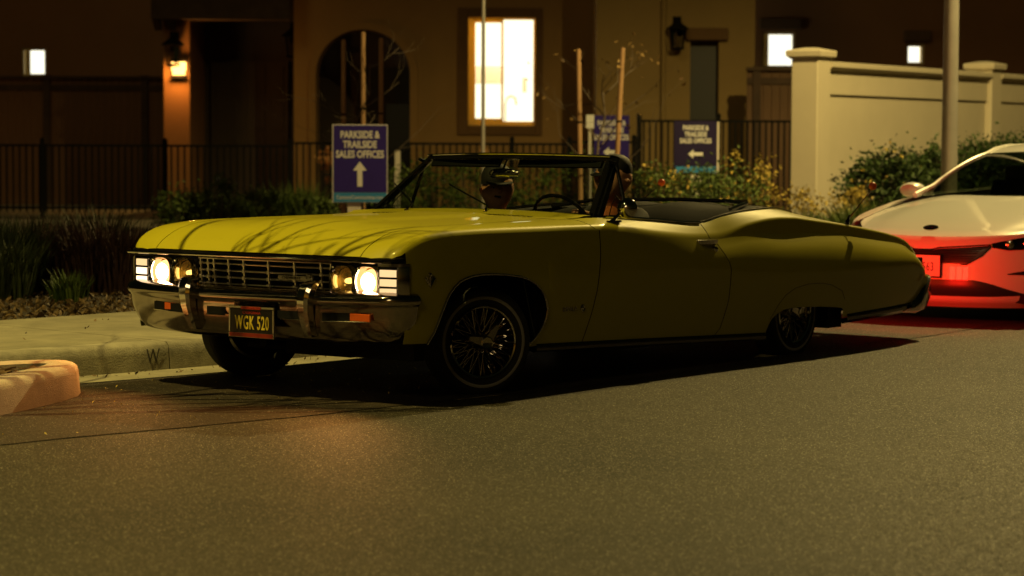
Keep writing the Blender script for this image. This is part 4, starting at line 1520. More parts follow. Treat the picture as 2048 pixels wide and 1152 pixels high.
for y0, dy in ((.16, -.40), (-.42, -.36)):
    m = MB()
    p0 = Vector((-.86, y0, .915))
    t1 = (y0 + dy) / .8
    q = Vector(ws(t1, .42)) + Vector((.022, 0, .01))
    c0 = Vector(ws((y0 - .03) / .8, .10)) + Vector((.028, 0, .01))
    m.tube([p0, c0, c0.lerp(q, .45), q], [.007, .006, .005, .004], 6)
    m.tube([c0.lerp(q, .15) + Vector((-.004, 0, 0)), q + (q - c0) * .12], .004, 5)
    m.lathe([(.016, 0), (.014, .02), (.0, .024)], (-.86, y0, .895), (0, 0, 1), 10)
    m.build('wiper', M['chrome_worn'], CAR)
# rear view mirror
m = MB()
loops = []
for dx, k in ((0.0, 1.0), (.012, 1.02), (.026, .8), (.034, .3)):
    loops.append([(-1.25 + dx, .0 - .005 + .105 * k * math.copysign(abs(math.cos(a)) ** .7, math.cos(a)), 1.122 + .030 * k * math.copysign(abs(math.sin(a)) ** .7, math.sin(a))) for a in np.linspace(0, 2 * math.pi, 20, endpoint=False)])
m.loft(loops, True, True, True)
m.tube([(-1.23, -.005, 1.145), (-1.27, -.005, 1.20)], .007, 6)
m.build('rear_view_mirror', M['chrome'], CAR)
for y0, y1 in ((-.62, -.07), (.07, .62)):
    m = MB()
    m.loft([[(-1.30 - .06 * abs(y / .66) ** 2.2 + dx, y, z) for dx, z in ((.0, 1.205), (.012, 1.20), (.030, 1.165), (.024, 1.158), (.012, 1.162), (-.012, 1.198))] for y in np.linspace(y0, y1, 7)], True, True, True)
    m.build('sun_visor', M['black_matt'], CAR)

# ---- cockpit
m = MB(); m.loft([[(-.99, y, .915), (-1.08, y, .905), (-1.20, y, .885), (-1.24, y, .84), (-1.20, y, .60)] for y in np.linspace(-.80, .80, 6)], closed=False, flip=True)
m.build('dashboard', M['black_vinyl'], CAR)
def seat(x, z, y0, y1, h, name):
    m = MB()
    loops = []
    for y in (y0, y0 + .04, y1 - .04, y1):
        k = .85 if y in (y0, y1) else 1
        loops.append([(x + .50, y, z), (x + .52, y, z + .10 * k), (x + .10, y, z + .13 * k), (x + .02, y, z + .20), (x - .06, y, z + h * k), (x - .11, y, z + h * k + .01), (x - .17, y, z + h * k - .03), (x - .14, y, z)])
    m.loft(loops, True, True, True)
    return m.build(name, M['black_vinyl'], CAR, bevel=.01)
seat(-1.75, .32, -.72, -.03, .50, 'front_seat'); seat(-1.80, .32, .03, .72, .50, 'front_seat'); seat(-2.72, .34, -.62, .62, .46, 'rear_seat')
sw = Vector((-1.30, .38, .835))
ax = Vector((-.86, 0, .50)).normalized()
e1 = Vector((0, 1, 0)); e2 = ax.cross(e1)
m = MB(); m.tube([sw + (e1 * math.cos(a) + e2 * math.sin(a)) * .195 for a in np.linspace(0, 2 * math.pi, 37)], .011, 8, cap=False)
swo = m.build('steering_wheel', M['black_gloss'], CAR)
m = MB(); m.tube([sw + e1 * .19, sw - ax * .03, sw - e1 * .19], .009, 6); m.tube([sw, sw - ax * .35], .022, 8); m.lathe([(.05, -.03), (.045, .0), (.0, .008)], sw, ax, 18)
m.build('spoke', M['chrome_worn'], swo)
for s in (1, -1):
    m = MB(); m.loft([[(x, s * (interp(YI, x) - .012), interp(ZI, x) - .004), (x, s * (interp(YI, x) - .07), interp(ZI, x) - .015), (x, s * .76, .3)] for x in np.linspace(-1.0, -3.1, 14)], closed=False)
    m.build('inner_trim', M['black_matt'], CAR)
# folded soft top under its cover, with roof bows
m = MB()
rows = []
for x, h, w in ((-2.55, .83, .70), (-2.66, .90, .72), (-2.85, .925, .72), (-3.05, .925, .70), (-3.22, .90, .68), (-3.34, .865, .64)):
    rows.append([(x - .05 * (1 - (t * t)), w * t, h - .035 * abs(t) ** 3 + .010 * math.sin(t * 9)) for t in np.linspace(-1, 1, 25)])
m.loft(rows, closed=False, flip=True)
so = m.build('folded_top', M['black_matt'], CAR)
m = MB(); m.tube([(-2.62, .66, .905), (-2.9, .60, .935), (-3.1, .30, .942)], [.012, .014, .012], 8)
m.build('roof_bow', M['chrome'], so)
m = MB(); m.tube([(-2.60, -.68, .895), (-2.75, -.45, .94), (-2.95, 0.05, .948), (-3.15, .45, .935)], .012, 8)
m.build('roof_bow', M['black_gloss'], so)
for k in range(9):
    m = MB(); x = -2.45 - k * .09; 
    m.lathe([(.011, 0), (.009, .008), (0, .010)], (x, interp(YI, x) - .02, interp(ZI, x) + .006), (0, 0, 1), 8)
    m.build('stud', M['chrome'], so)

# ---- fittings on the near and far sides
for s in (1, -1):
    dpar = dl if s > 0 else dr
    m = MB()
    x0, z0 = -1.935, .735
    y0 = side_y(x0, z0)
    m.loft([[(x, s * (y0 - .01), z0 - .016), (x, s * (y0 + d), z0 - .012), (x, s * (y0 + d + .002), z0 + .010), (x, s * (y0 - .01), z0 + .016)] for x, d in ((-1.835, .004), (-1.855, .026), (-1.93, .036), (-2.01, .028), (-2.03, .004))], True, True, True)
    m.lathe([(.017, -.01), (.017, .012), (.012, .018), (.0, .02)], (-1.985, s * (side_y(-1.985, .690) + .002), .690), (0, s, 0), 16)
    m.build('door_handle', M['chrome'], dpar)
    # mirror on a sloping stalk
    m = MB()
    bx_, bz_ = -1.035, .872
    m.loft([[(bx_ + dx, s * (.915 + dy), bz_ + dz) for dx, dy in ((.06, 0), (.02, .02), (-.05, .022), (-.065, 0), (-.05, -.02), (.02, -.018))] for dz in (-.006, .006)], True, True, True)
    m.loft([[(-1.03 + dx + a, s * (.915 + dy + b), .878 + dz) for a, b in ((.020 * k, 0), (0, .012 * k), (-.022 * k, 0), (0, -.012 * k))] for dx, dy, dz, k in ((0, 0, 0, 1.3), (-.03, .012, .025, 1.0), (-.06, .02, .055, .8), (-.075, .025, .07, .8))], True, True, True)
    m.lathe([(.0, .055), (.02, .052), (.04, .040), (.055, .018), (.058, 0.0), (.054, -.006), (.0, -.006)], (-1.115, s * .955, .942), (.95, s * .25, .12), 24)
    if s > 0:
        m.build('side_mirror', M['chrome'], dpar)
    fpar = fl if s > 0 else fr_
    m = MB()
    y = lambda x, z: s * (side_y(x, z) + .003)
    for dx in (-.03, 0, .03):
        m.tube([(.61, y(.61, .60), .590), (.61 + dx, y(.61, .63), .64)], .0045, 6)
    m.tube([(.645, y(.64, .615), .630), (.61, y(.61, .60), .588), (.575, y(.58, .615), .630)], .005, 6)
    m.lathe([(.012, 0), (.010, .006), (.0, .008)], (.61, y(.61, .645), .648), (0, s, 0), 12)
    m.build('flag_emblem', M['chrome_worn'], fpar)
    lx = lettering('IMPALA', .034, M['chrome_worn'], fpar, frame_mtx((-.555, s * (side_y(-.555, .418) + .002), .418), (-s, 0, 0), (0, 0, 1)), depth=.002, sx=1.15)
    m = MB(); m.lathe([(.020, -.004), (.020, .003), (.015, .006), (.010, .003), (.0, .006)], (-.672, s * (side_y(-.672, .418) + .001), .418), (0, s, 0), 16)
    m.build('crest', M['chrome_worn'], fpar)
for s, tipx in ((1, -4.0), (-1, -4.12)):
    m = MB()
    bx_ = -3.675
    by, bz = s * .865, interp(ZE, bx_) + .012
    m.lathe([(.018, 0), (.016, .012), (.009, .03), (.006, .06)], (bx_, by, bz), (-.5, 0, .85), 10)
    m.tube([(bx_ - .02, by, bz + .03), (tipx, by, 1.02)], [.0045, .002], 6)
    a = m.build('antenna', M['black_gloss'], CAR)
    m = MB(); m.lathe([(.0, -.026), (.013, -.0225), (.0225, -.013), (.026, 0), (.0225, .013), (.013, .0225), (.0, .026)], (tipx, by, 1.03), (0, 0, 1), 18)
    m.build('antenna_ball', M['ball_red'], a)

# ================================================================== white sedan following behind
KIA = empty('sedan', (2.98, 17.62, 0.0), math.pi + PSI + R(1.0))
tag(KIA, 'white modern sedan close behind the convertible, its nose lit red', 'car')

def kfx(y, z):
    """nose surface: x at half-width y and height z"""
    a = abs(y) / .92
    x = -.50 * a ** 3.0 - .06 * a
    x += lin([(.12, -.10), (.18, -.02), (.26, 0.0), (.36, -.01), (.46, -.015), (.54, -.035), (.60, -.075), (.66, -.14)], z)
    return x
YS = list(np.linspace(-.90, .90, 37))
m = MB()
m.loft([[(kfx(y, z), y, z + .05 * (abs(y) / .9) ** 2 * (z > .5)) for y in YS] for z in (.12, .15, .18, .22, .26, .31, .36, .41, .46, .50, .54, .57, .60, .63)], closed=False)
m.build('front_bumper', M['paint_white'], KIA, angle=45)

KH_ = [(-.10, .635), (-.20, .682), (-.40, .735), (-.7, .792), (-1.0, .842), (-1.25, .878), (-1.42, .905)]
KW = [(-.08, .46), (-.12, .55), (-.2, .66), (-.35, .775), (-.6, .84), (-1.0, .85), (-1.42, .80)]
def kw(x):
    return interp(KW, x)
rows = []
for u in (0, .02, .06, .12, .2, .3, .4, .52, .64, .76, .88, 1.0):
    w = lin([(0, .66), (.08, .72), (.25, .84), (.5, .86), (.8, .835), (1, .80)], u)
    row = []
    for k in range(33):
        t = k / 16 - 1
        y = w * t
        xl = kfx(.66 * t, .628) - .003
        zl = .629 + .05 * (.66 * abs(t) / .9) ** 2
        z = lerp(zl, .905 - .045 * t ** 4, (1.28 * u - .28 * u * u) if u > .06 else u * 1.7) + .010 * min(1, u * 6) * (1 / (1 + math.exp((abs(t) - .70) / .03)))
        row.append((lerp(xl, -1.42 - .08 * t * t, u), y, z))
    rows.append(row)
m = MB(); m.loft(rows, closed=False, flip=True)
m.build('hood', M['paint_white'], KIA, angle=40)

KB = [(-.35, .655), (-.6, .73), (-1.0, .80), (-1.4, .86), (-2.5, .90), (-3.8, .93), (-4.6, .93), (-4.8, .85)]
KS_ = [(-.30, .84), (-.5, .895), (-.8, .915), (-1.3, .92), (-3.8, .92), (-4.4, .88), (-4.8, .74)]
m = MB()
rows = []
for x in np.linspace(-.30, -4.8, 46):
    w, zb = interp(KS_, x), interp(KB, x)
    arch = 0.16
    for c in (-.93, -3.75):
        d = abs(x - c)
        if d < .37:
            arch = max(arch, .31 + math.sqrt(max(0, .37 ** 2 - d * d)) * .93)
    row = []
    for k in range(13):
        t = k / 12
        z = lerp(arch, zb, t)
        f = (z - .16) / max(.1, zb - .16)
        yy = w - .03 * (1 - f) ** 2 - .075 * max(0, f - .62) ** 1.3 / .38 ** 1.3 - .012 * math.exp(-((f - .45) / .08) ** 2)
        row.append((x, yy, z))
    yi = interp(KW, x) - .002 if x > -1.42 else (.74 if x > -4.2 else .66)
    row.append((x, yi, zb + .025))
    rows.append(row)
m.loft(rows, closed=False, flip=False)
m.build('body_side', M['paint_white'], KIA, angle=40)
m.flipped_y().build('body_side', M['paint_white'], KIA, angle=40)
m = MB(); m.box((-.25, -.80, .16), (-4.6, .80, .22)); m.box((-.45, -.6, .22), (-4.5, .6, .58)); m.box((-.62, -.80, .50), (-1.35, .80, .66)); m.box((-1.4, -.82, .22), (-3.3, .82, .62))
m.build('chassis', M['black_matt'], KIA, smooth=False)
# glasshouse
for x, y in ((-2.35, .36), (-2.35, -.36), (-3.2, .34), (-3.2, -.34)):
    m = MB()
    m.loft([[(x + dx, y - .22, z) for dx, z in ((.0, .5), (.04, .9), (-.04, 1.02), (-.14, 1.0), (-.16, .5))], [(x + dx, y + .22, z) for dx, z in ((.0, .5), (.04, .9), (-.04, 1.02), (-.14, 1.0), (-.16, .5))]], True, True, True)
    m.loft([[(x - .02 + dx, y - .11, z) for dx, z in ((0, 1.01), (0, 1.13), (-.08, 1.14), (-.09, 1.01))], [(x - .02 + dx, y + .11, z) for dx, z in ((0, 1.01), (0, 1.13), (-.08, 1.14), (-.09, 1.01))]], True, True, True)
    m.build('seat', M['black_vinyl'], KIA, bevel=.02)
m = MB(); m.loft([[(-1.44, y, .88), (-1.75, y, .875), (-1.80, y, .80), (-1.80, y, .5)] for y in np.linspace(-.76, .76, 6)], closed=False, flip=True)
m.build('dashboard', M['black_matt'], KIA)
def kws(t, v):
    return (lerp(-1.36, -2.10, v) - .16 * abs(t) ** 2.2, lerp(.76, .575, v) * t, interp([(-1.36, .905), (-1.6, 1.04), (-1.85, 1.150), (-2.10, 1.225), (-2.3, 1.265)], lerp(-1.36, -2.10, v)) + .02 * (1 - t * t) * v)
m = MB(); m.loft([[kws(k / 10 - 1, v) for k in range(21)] for v in np.linspace(0, 1, 8)], closed=False)
m.build('windshield', M['kia_glass'], KIA)
m = MB()
rows = []
for x, z, w in ((-2.09, 1.229, .575), (-2.2, 1.247, .577), (-2.3, 1.264, .58), (-2.45, 1.283, .585), (-2.6, 1.295, .59), (-3.0, 1.305, .59), (-3.4, 1.285, .575), (-3.7, 1.25, .56)):
    rows.append([(x - .16 * abs(t) ** 2.2 * max(0, 1 - (-2.09 - x) / .9), w * t, z + .02 * (1 - t * t) - .0) for t in np.linspace(-1, 1, 21)])
m.loft(rows, closed=False, flip=True)
m.build('roof', M['paint_white'], KIA)
m = MB(); m.loft([[(lerp(-3.7, -4.35, v), lerp(.56, .68, v) * t, lerp(1.26, .96, v) + .02 * (1 - t * t)) for t in np.linspace(-1, 1, 11)] for v in (0, .5, 1)], closed=False, flip=True)
m.build('rear_window', M['kia_glass'], KIA)
m = MB(); m.loft([[(x, t * .68, z) for t in np.linspace(-1, 1, 7)] for x, z in ((-4.34, .965), (-4.6, .97), (-4.78, .95), (-4.84, .7), (-4.82, .3))], closed=False, flip=True)
m.build('boot_lid', M['paint_white'], KIA)
for s in (1, -1):
    m = MB()
    rows = []
    for x, zt, yt in ((-1.52, .90, .745), (-1.8, 1.06, .70), (-2.26, 1.225, .60), (-2.7, 1.285, .605), (-3.2, 1.285, .60), (-3.75, 1.21, .585), (-4.15, 1.04, .66)):
        zb = interp(KB, x) + .02
        rows.append([(x, s * lerp(.765, yt, v), lerp(zb, zt, v)) for v in (0, .5, 1)])
    m.loft(rows, closed=False, flip=(s < 0))
    m.build('side_window', M['kia_glass'], KIA)
    m = MB()
    m.tube([(-1.40, s * .775, .90), kws(s, .15), kws(s, .3), kws(s, .5), kws(s, .7), kws(s, .85), kws(s, 1.0), (-2.42, s * .585, 1.262), (-2.65, s * .592, 1.287), (-3.0, s * .595, 1.293), (-3.5, s * .59, 1.262), (-3.9, s * .61, 1.16), (-4.35, s * .69, .97)], [.024, .022, .021, .020, .020, .020, .020, .020, .020, .020, .024, .04, .05], 8)
    m.build('roof_rail', M['paint_white'], KIA)
    m = MB()
    loops = []
    for dx, k in ((.075, .35), (.06, .75), (.02, 1.0), (-.03, 1.0), (-.045, .9)):
        loops.append([(-1.72 + dx, s * (.965 + .105 * k * math.cos(a)), .935 + .062 * k * math.sin(a)) for a in np.linspace(0, 2 * math.pi, 16, endpoint=False)])
    m.loft(loops, True, True, True)
    m.beam((-1.72, s * .78, .905), (-1.71, s * .92, .915), .05, .03)
    m.build('side_mirror', M['paint_white'], KIA)
    for x in (-.93, -3.75):
        w = empty('wheel', (x, s * .80, .33)); w.parent = KIA
        m = MB(); m.lathe([(.22, -.1), (.31, -.1), (.33, -.07), (.33, .07), (.31, .1), (.22, .1)], (0, 0, 0), (0, s, 0), 36)
        m.build('tyre', M['tyre'], w, angle=60)
        m = MB(); m.lathe([(.225, .08), (.215, .09), (.20, .06), (.0, .04)], (0, 0, 0), (0, s, 0), 30)
        for k in range(5):
            a = k * 2 * math.pi / 5
            m.beam((.03 * math.cos(a), s * .075, .03 * math.sin(a)), (.21 * math.cos(a), s * .085, .21 * math.sin(a)), .05, .02, (0, 1, 0))
        m.build('rim', M['chrome_worn'], w)

def onnose(yz, e):
    return [(kfx(y, z) + e, y, z + .05 * (abs(y) / .9) ** 2 * (z > .5)) for y, z in yz]
def nose_patch(name, top, bot, material, e=.006, n=16, parent=None):
    """patch laid on the nose between two curves z(y)"""
    ys = np.linspace(top[0][0], top[-1][0], n * 2)
    m = MB()
    m.loft([onnose([(y, lerp(lin(bot, y), lin(top, y), v)) for y in ys], e) for v in np.linspace(0, 1, 5)], closed=False)
    return m.build(name, material, parent or KIA)
g = nose_patch('grille', [(-.50, .560), (-.12, .545), (-.07, .532), (.07, .532), (.12, .545), (.50, .560)], [(-.50, .555), (-.44, .50), (-.34, .44), (.34, .44), (.44, .50), (.50, .555)], M['grille_dark'])
for k in range(7):
    z = .455 + k * .013
    w = .36 + k * .012
    m = MB(); m.tube(onnose([(y, z) for y in np.linspace(-w, w, 12)], .008), .0025, 5)
    m.build('mesh_bar', M['black_gloss'], g)
m = MB(); m.tube(onnose([(y, z) for y, z in ((-.50, .566), (-.3, .560), (-.12, .552), (-.07, .538), (.07, .538), (.12, .552), (.3, .560), (.50, .566))], .010), .005, 6)
m.tube(onnose([(y, z) for y, z in ((-.50, .560), (-.44, .50), (-.34, .436), (.34, .436), (.44, .50), (.50, .560))], .009), .0045, 6)
m.build('grille_frame', M['chrome'], g)
nose_patch('lower_intake', [(-.70, .225), (-.5, .30), (-.40, .325), (.40, .325), (.5, .30), (.70, .225)], [(-.70, .215), (-.5, .205), (.5, .205), (.70, .215)], M['grille_dark'])
for s in (1, -1):
    ys = sorted([s * .60, s * .84])
    tp = [(s * .60, .372), (s * .84, .425)]; bt = [(s * .60, .366), (s * .84, .355)]
    nose_patch('air_curtain', sorted(tp), sorted(bt), M['grille_dark'])
    tp = [(s * .49, .575), (s * .62, .600), (s * .88, .625)]; bt = [(s * .49, .545), (s * .60, .520), (s * .74, .515), (s * .88, .560)]
    hl = nose_patch('headlight', sorted(tp), sorted(bt), M['black_gloss'], .008)
    for yy in (.60, .70):
        m = MB(); c = onnose([(s * yy, .560)], .010)[0]
        m.lathe([(.034, -.002), (.032, .012), (.018, .018), (.0, .019)], c, (1, s * .4, 0), 18)
        m.build('projector', M['chrome_worn'], hl)
    m = MB(); m.tube(onnose([(s * y, z) for y, z in ((.50, .548), (.60, .524), (.74, .519), (.86, .555))], .012), .006, 6)
    m.build('light_bar', M['chrome_worn'], hl)
m = MB()
px_ = kfx(0, .42) + .012
m.box((px_, -.155, .345), (px_ + .005, .155, .497))
kp = m.build('licence_plate', M['plate_white'], KIA, smooth=False, bevel=.004)
m = MB()
for q in (((px_ - .008, -.165, .335), (px_ + .004, .165, .3445)), ((px_ - .008, -.165, .4975), (px_ + .004, .165, .506)), ((px_ - .008, -.165, .3445), (px_ + .004, -.1555, .4975)), ((px_ - .008, .1555, .3445), (px_ + .004, .165, .4975))):
    m.box(*q)
m.build('plate_frame', M['black_matt'], kp, smooth=False)
lettering('7563', .090, M['plate_ink'], kp, frame_mtx((px_ + .0062, .045, .412), (0, 1, 0), (0, 0, 1)), depth=.0008, sx=.66, spacing=1.1)
m = MB()
c = Vector((-.155, 0, .690)); nrm = Vector((.62, 0, .78)); up = Vector((-.78, 0, .62))
loops = []
for k, h in ((1.0, .0), (1.0, .006), (.86, .008)):
    loops.append([c + Vector((0, .062 * k * math.cos(a), 0)) + up * .030 * k * math.sin(a) + nrm * h for a in np.linspace(0, 2 * math.pi, 24, endpoint=False)])
m.loft(loops, True, True, True)
em = m.build('badge', M['chrome_worn'], KIA)
lettering('KIA', .040, M['black_gloss'], em, frame_mtx(c + nrm * .0095, (0, 1, 0), up), depth=.0008, sx=1.2)

# ================================================================== people in the convertible
CARM = Matrix.Translation(CAR.location) @ Matrix.Rotation(CAR.rotation_euler.z, 4, 'Z')

def skin_obj(name, verts, edges, radii, material, parent, root=0, sub=2):
    me = bpy.data.meshes.new(name)
    me.from_pydata(verts, edges, [])
    o = bpy.data.objects.new(name, me)
    COL.objects.link(o)
    me.materials.append(material)
    sk = o.modifiers.new('skin', 'SKIN')
    sk.use_smooth_shade = True
    me.skin_vertices  # layer made by the modifier
    for i, r in enumerate(radii):
        rr = r if isinstance(r, tuple) else (r, r)
        me.skin_vertices[0].data[i].radius = rr
    me.skin_vertices[0].data[root].use_root = True
    sb = o.modifiers.new('sub', 'SUBSURF')
    sb.levels = sb.render_levels = sub
    if parent: o.parent = parent
    return o

class Chain:
    def __init__(self): self.v, self.e, self.r = [], [], []
    def add(self, p, r, prev=None):
        self.v.append(tuple(p)); self.r.append(r)
        if prev is not None: self.e.append((prev, len(self.v) - 1))
        return len(self.v) - 1

def person(hip, yaw, hands, shirt, label, lean=0.0, chest=False):
    """seated figure in car coordinates; hip at the seat, looking along +x turned by yaw"""
    root = empty('person')
    root.matrix_world = CARM @ Matrix.Translation(Vector(hip))
    h = Vector((0, 0, 0))
    c = Chain()
    pel = c.add((0, 0, .06), (.13, .11))
    sp = c.add((-.03, lean * .3, .22), (.125, .10), pel)
    ch = c.add((-.04, lean * .6, .37), (.135, .105), sp)
    nb = c.add((-.02, lean * .9, .475), (.065, .06), ch)
    nk = c.add((.0, lean, .515), .050, nb)
    cy_, sy_ = math.cos(yaw), math.sin(yaw)
    def hd(f, l, u):
        return (f * cy_ - l * sy_, lean + f * sy_ + l * cy_, u)
    jaw = c.add(hd(.024, 0, .568), (.082, .082), nk)
    mid = c.add(hd(.012, 0, .632), (.100, .106), jaw)
    cr = c.add(hd(.0, 0, .695), (.102, .108), mid)
    c.add(hd(-.005, 0, .750), (.060, .065), cr)
    n1 = c.add(hd(.100, 0, .640), .014, mid); c.add(hd(.120, 0, .618), .016, n1)
    for s in (1, -1):
        e1_ = c.add(hd(-.005, s * .090, .630), .016, mid); c.add(hd(-.018, s * .102, .645), .016, e1_)
    for s, hp in zip((1, -1), hands):
        sh = c.add((-.04, lean * .6 + s * .17, .42), .058, ch)
        hp = Vector(hp)
        shv = Vector((-.04, lean * .6 + s * .17, .42))
        el = shv.lerp(hp, .5) + Vector((-.05, s * .07, -.10))
        e_ = c.add(el, .042, sh)
        w = c.add(hp, .027, e_)
        d = (hp - el).normalized()
        pm = c.add(hp + d * .045, (.034, .02), w)
        side = d.cross(Vector((0, 0, 1))).normalized()
        for k in range(4):
            b = hp + d * .085 + side * (-.027 + k * .018)
            l = (.030, .036, .034, .026)[k]
            f1 = c.add(b, .0095, pm); f2 = c.add(b + d * l + Vector((0, 0, -.006)), .009, f1); c.add(b + d * l * 1.3 + Vector((0, 0, -.030)), .008, f2)
        t1 = c.add(hp + d * .03 - side * s * .035, .011, pm); c.add(hp + d * .06 - side * s * .045 + Vector((0, 0, -.01)), .0095, t1)
        kn = c.add((.42, s * .12, .12), .062, c.add((.05, s * .09, .05), .085, pel))
        ft = c.add((.62, s * .12, -.16), .042, kn)
        c.add((.74, s * .12, -.18), .035, ft)
    skin_obj('body', c.v, c.e, c.r, M['skin'], root)
    q = Chain()
    a = q.add((0, 0, .03), (.15, .125)); b = q.add((-.03, lean * .3, .22), (.145, .118), a); d = q.add((-.04, lean * .6, .37), (.155, .122), b); q.add((-.025, lean * .85, .455), (.085, .075), d)
    for s, hp in zip((1, -1), hands):
        sh = q.add((-.04, lean * .6 + s * .175, .42), .073, d)
        shv = Vector((-.04, lean * .6 + s * .17, .42)); hp = Vector(hp)
        el = shv.lerp(hp, .5) + Vector((-.05, s * .07, -.10))
        q.add(el, .057, sh)
        q.add(el.lerp(hp, .8), .040, len(q.v) - 1)
    skin_obj('shirt', q.v, q.e, q.r, shirt, root)
    t = Chain()
    p0 = t.add((0, 0, .04), (.145, .12))
    for s in (1, -1):
        t1 = t.add((.06, s * .095, .05), .10, p0); t2 = t.add((.42, s * .12, .12), .075, t1); t.add((.60, s * .12, -.13), .058, t2)
    skin_obj('trousers', t.v, t.e, t.r, M['cloth_black'], root, sub=1)
    # cap with brim
    m = MB()
    loops = []
    for u, k in ((.668, 1.05), (.69, 1.08), (.725, 1.06), (.765, .86), (.787, .5), (.793, .05)):
        loops.append([hd(-.005 + .104 * k * math.cos(x), .086 * k * math.sin(x), u) for x in np.linspace(0, 2 * math.pi, 24, endpoint=False)])
    m.loft(loops, True, False, True)
    cap = m.build('cap', M['cap_black'], root)
    m = MB()
    m.loft([[hd(.085 + r_ * math.cos(x) * .085, .078 * math.sin(x) * (.95 + .1 * r_), .682 - .016 * r_ * math.cos(x) + dz) for x in np.linspace(-1.45, 1.45, 13)] for r_, dz in ((.0, .004), (1.0, .004), (1.0, -.002), (.0, -.002))], closed=False)
    m.build('brim', M['cap_black'], cap)
    m = MB()
    for s in (1, -1):
        m2 = MB(); m2.lathe([(.0, -.011), (.008, -.008), (.011, 0), (.008, .008), (.0, .011)], hd(.092, s * .030, .652), (0, 0, 1), 10)
        m2.build('eye', M['beard'], root)
    m = MB(); m.tube([hd(.088, .028, .598), hd(.104, 0, .596), hd(.088, -.028, .598)], .006, 6)
    m.build('mouth', M['beard'], root)
    m = MB()
    loops = []
    for u, k in ((.545, .75), (.56, 1.02), (.585, 1.08), (.61, 1.02)):
        loops.append([hd(.022 + .074 * k * math.cos(x), .066 * k * math.sin(x), u) for x in np.linspace(-1.9, 1.9, 17)])
    m.loft(loops, closed=False)
    if chest:
        m.build('beard', M['beard'], root)
        m = MB()
        m.lathe([(.0, .05), (.03, .045), (.06, .02), (.075, -.03)], (.045, 0, .43), (.8, 0, .5), 16)
        m.build('shirt_front', M['cloth_orange'], root)
    tag(root, label, 'person', 'people in the convertible')
    return root

person((-1.80, .38, .445), R(-8), [(.43, .14, .44), (.43, -.14, .42)], M['cloth_black'], 'driver in dark cap and black jacket over rust shirt, behind the near door', chest=True)
person((-1.60, -.36, .385), R(48), [(.30, .12, .18), (.36, -.10, .16)], M['cloth_black'], 'passenger in dark cap and black top seen through the windshield', 0.02)

# ================================================================== signs and posts
def sign(name, Y, px0, px1, py0, py1, label, arrow, lines, rot=0.0, board='sign_navy', post_px=None, band=True, web=None, text=True, postw=.11, panel='sign_white'):
    c = P((px0 + px1) / 2, (py0 + py1) / 2, Y)
    w, h = PX(px1, Y) - PX(px0, Y), PZ(py0, Y) - PZ(py1, Y)
    root = empty(name, (c.x, Y, 0.145), rot)
    zc = c.z - .145
    m = MB(); m.box((-w / 2, -.022, zc - h / 2), (w / 2, 0.0, zc + h / 2))
    m.build('panel', M[panel], root, smooth=False)
    m = MB(); bh = h * .125 if band else 0
    m.box((-w / 2 + .014, -.0245, zc - h / 2 + bh + .004), (w / 2 - .006, -.0222, zc + h / 2 - .010))
    m.build('face', M[board], root, smooth=False)
    if band:
        m = MB(); m.box((-w / 2 + .014, -.0245, zc - h / 2 + .006), (w / 2 - .006, -.0222, zc - h / 2 + bh))
        b = m.build('band', M['sign_blue'], root, smooth=False)
        if web:
            lettering(web, h * .072, M['sign_white'], b, frame_mtx((0, -.0255, zc - h / 2 + bh * .52), (1, 0, 0), (0, 0, 1)), depth=.0006, sx=.78)
    if text:
        for i, t in enumerate(lines):
            lettering(t, h * .128, M['sign_white'], root, frame_mtx((0, -.0255, zc + h * (.365 - i * .125)), (1, 0, 0), (0, 0, 1)), depth=.0006, sx=.74, bold=h * .0035)
    if arrow:
        s = h * .16
        pts = [(0, 1), (.55, .28), (.20, .28), (.20, -1), (-.20, -1), (-.20, .28), (-.55, .28)]
        if arrow == 'left': pts = [(-y * .9, x) for x, y in pts]
        m = MB()
        zz_ = zc - h * .135
        m.add([(x * s, -.0262, zz_ + y * s) for x, y in pts], [(0, 1, 2, 3, 4, 5, 6)[::-1]])
        m.build('arrow', M['sign_white'], root, smooth=False)
    pp = 0 if post_px is None else PX(post_px, Y) - c.x
    m = MB(); m.box((pp - postw / 2, .001, 0), (pp + postw / 2, .09, zc + h / 2 - .03))
    m.build('post', M['post_white'], root, smooth=False, bevel=.004)
    tag(root, label, 'sign', 'sales office signs')
    return root
L3 = ('PARKSIDE &', 'TRAILSIDE', 'SALES OFFICES')
sign('signboard', 27.0, 665, 775, 249, 405, 'navy sales office sign with white upward arrow, behind the yellow hood', 'up', L3, post_px=708, web='CenturyCommunities.com', postw=.15)
sign('signboard', 33.0, 1188, 1259, 231, 346, 'purple sales office sign with left arrow, behind the staked bare tree', 'left', L3, rot=R(-14), post_px=1225, panel='sign_navy')
s3 = sign('signboard', 30.0, 1347, 1434, 242, 346, 'shade-toned navy sales office sign with left arrow, above the yellow flowering shrubs', 'left', L3, rot=R(6), board='sign_navy_shaded', post_px=1392, postw=.13, panel='sign_navy_shaded')
m = MB(); m.box((.268, .002, PZ(346, 30) - .145), (.300, .10, PZ(242, 30) - .145))
m.build('side_batten', M['post_white'], s3, smooth=False)
s4 = sign('signboard', 36.2, 772, 818, 208, 300, 'tall black signboard standing before the arched porch', None, (), board='sign_black', band=False, text=False, postw=.08, panel='sign_black')
nb_ = empty('notice_box', (PX(1180, 34), 34, .145))
m = MB(); m.box((-.055, 0, PZ(256, 34) - .145), (.055, .03, PZ(229, 34) - .145)); m.build('panel', M['sign_white'], nb_, smooth=False)
m = MB(); m.box((-.02, .031, 0), (.02, .06, PZ(235, 34) - .145)); m.build('post', M['post_white'], nb_, smooth=False)
tag(nb_, 'small white notice on a stake beside the purple sign', 'notice')
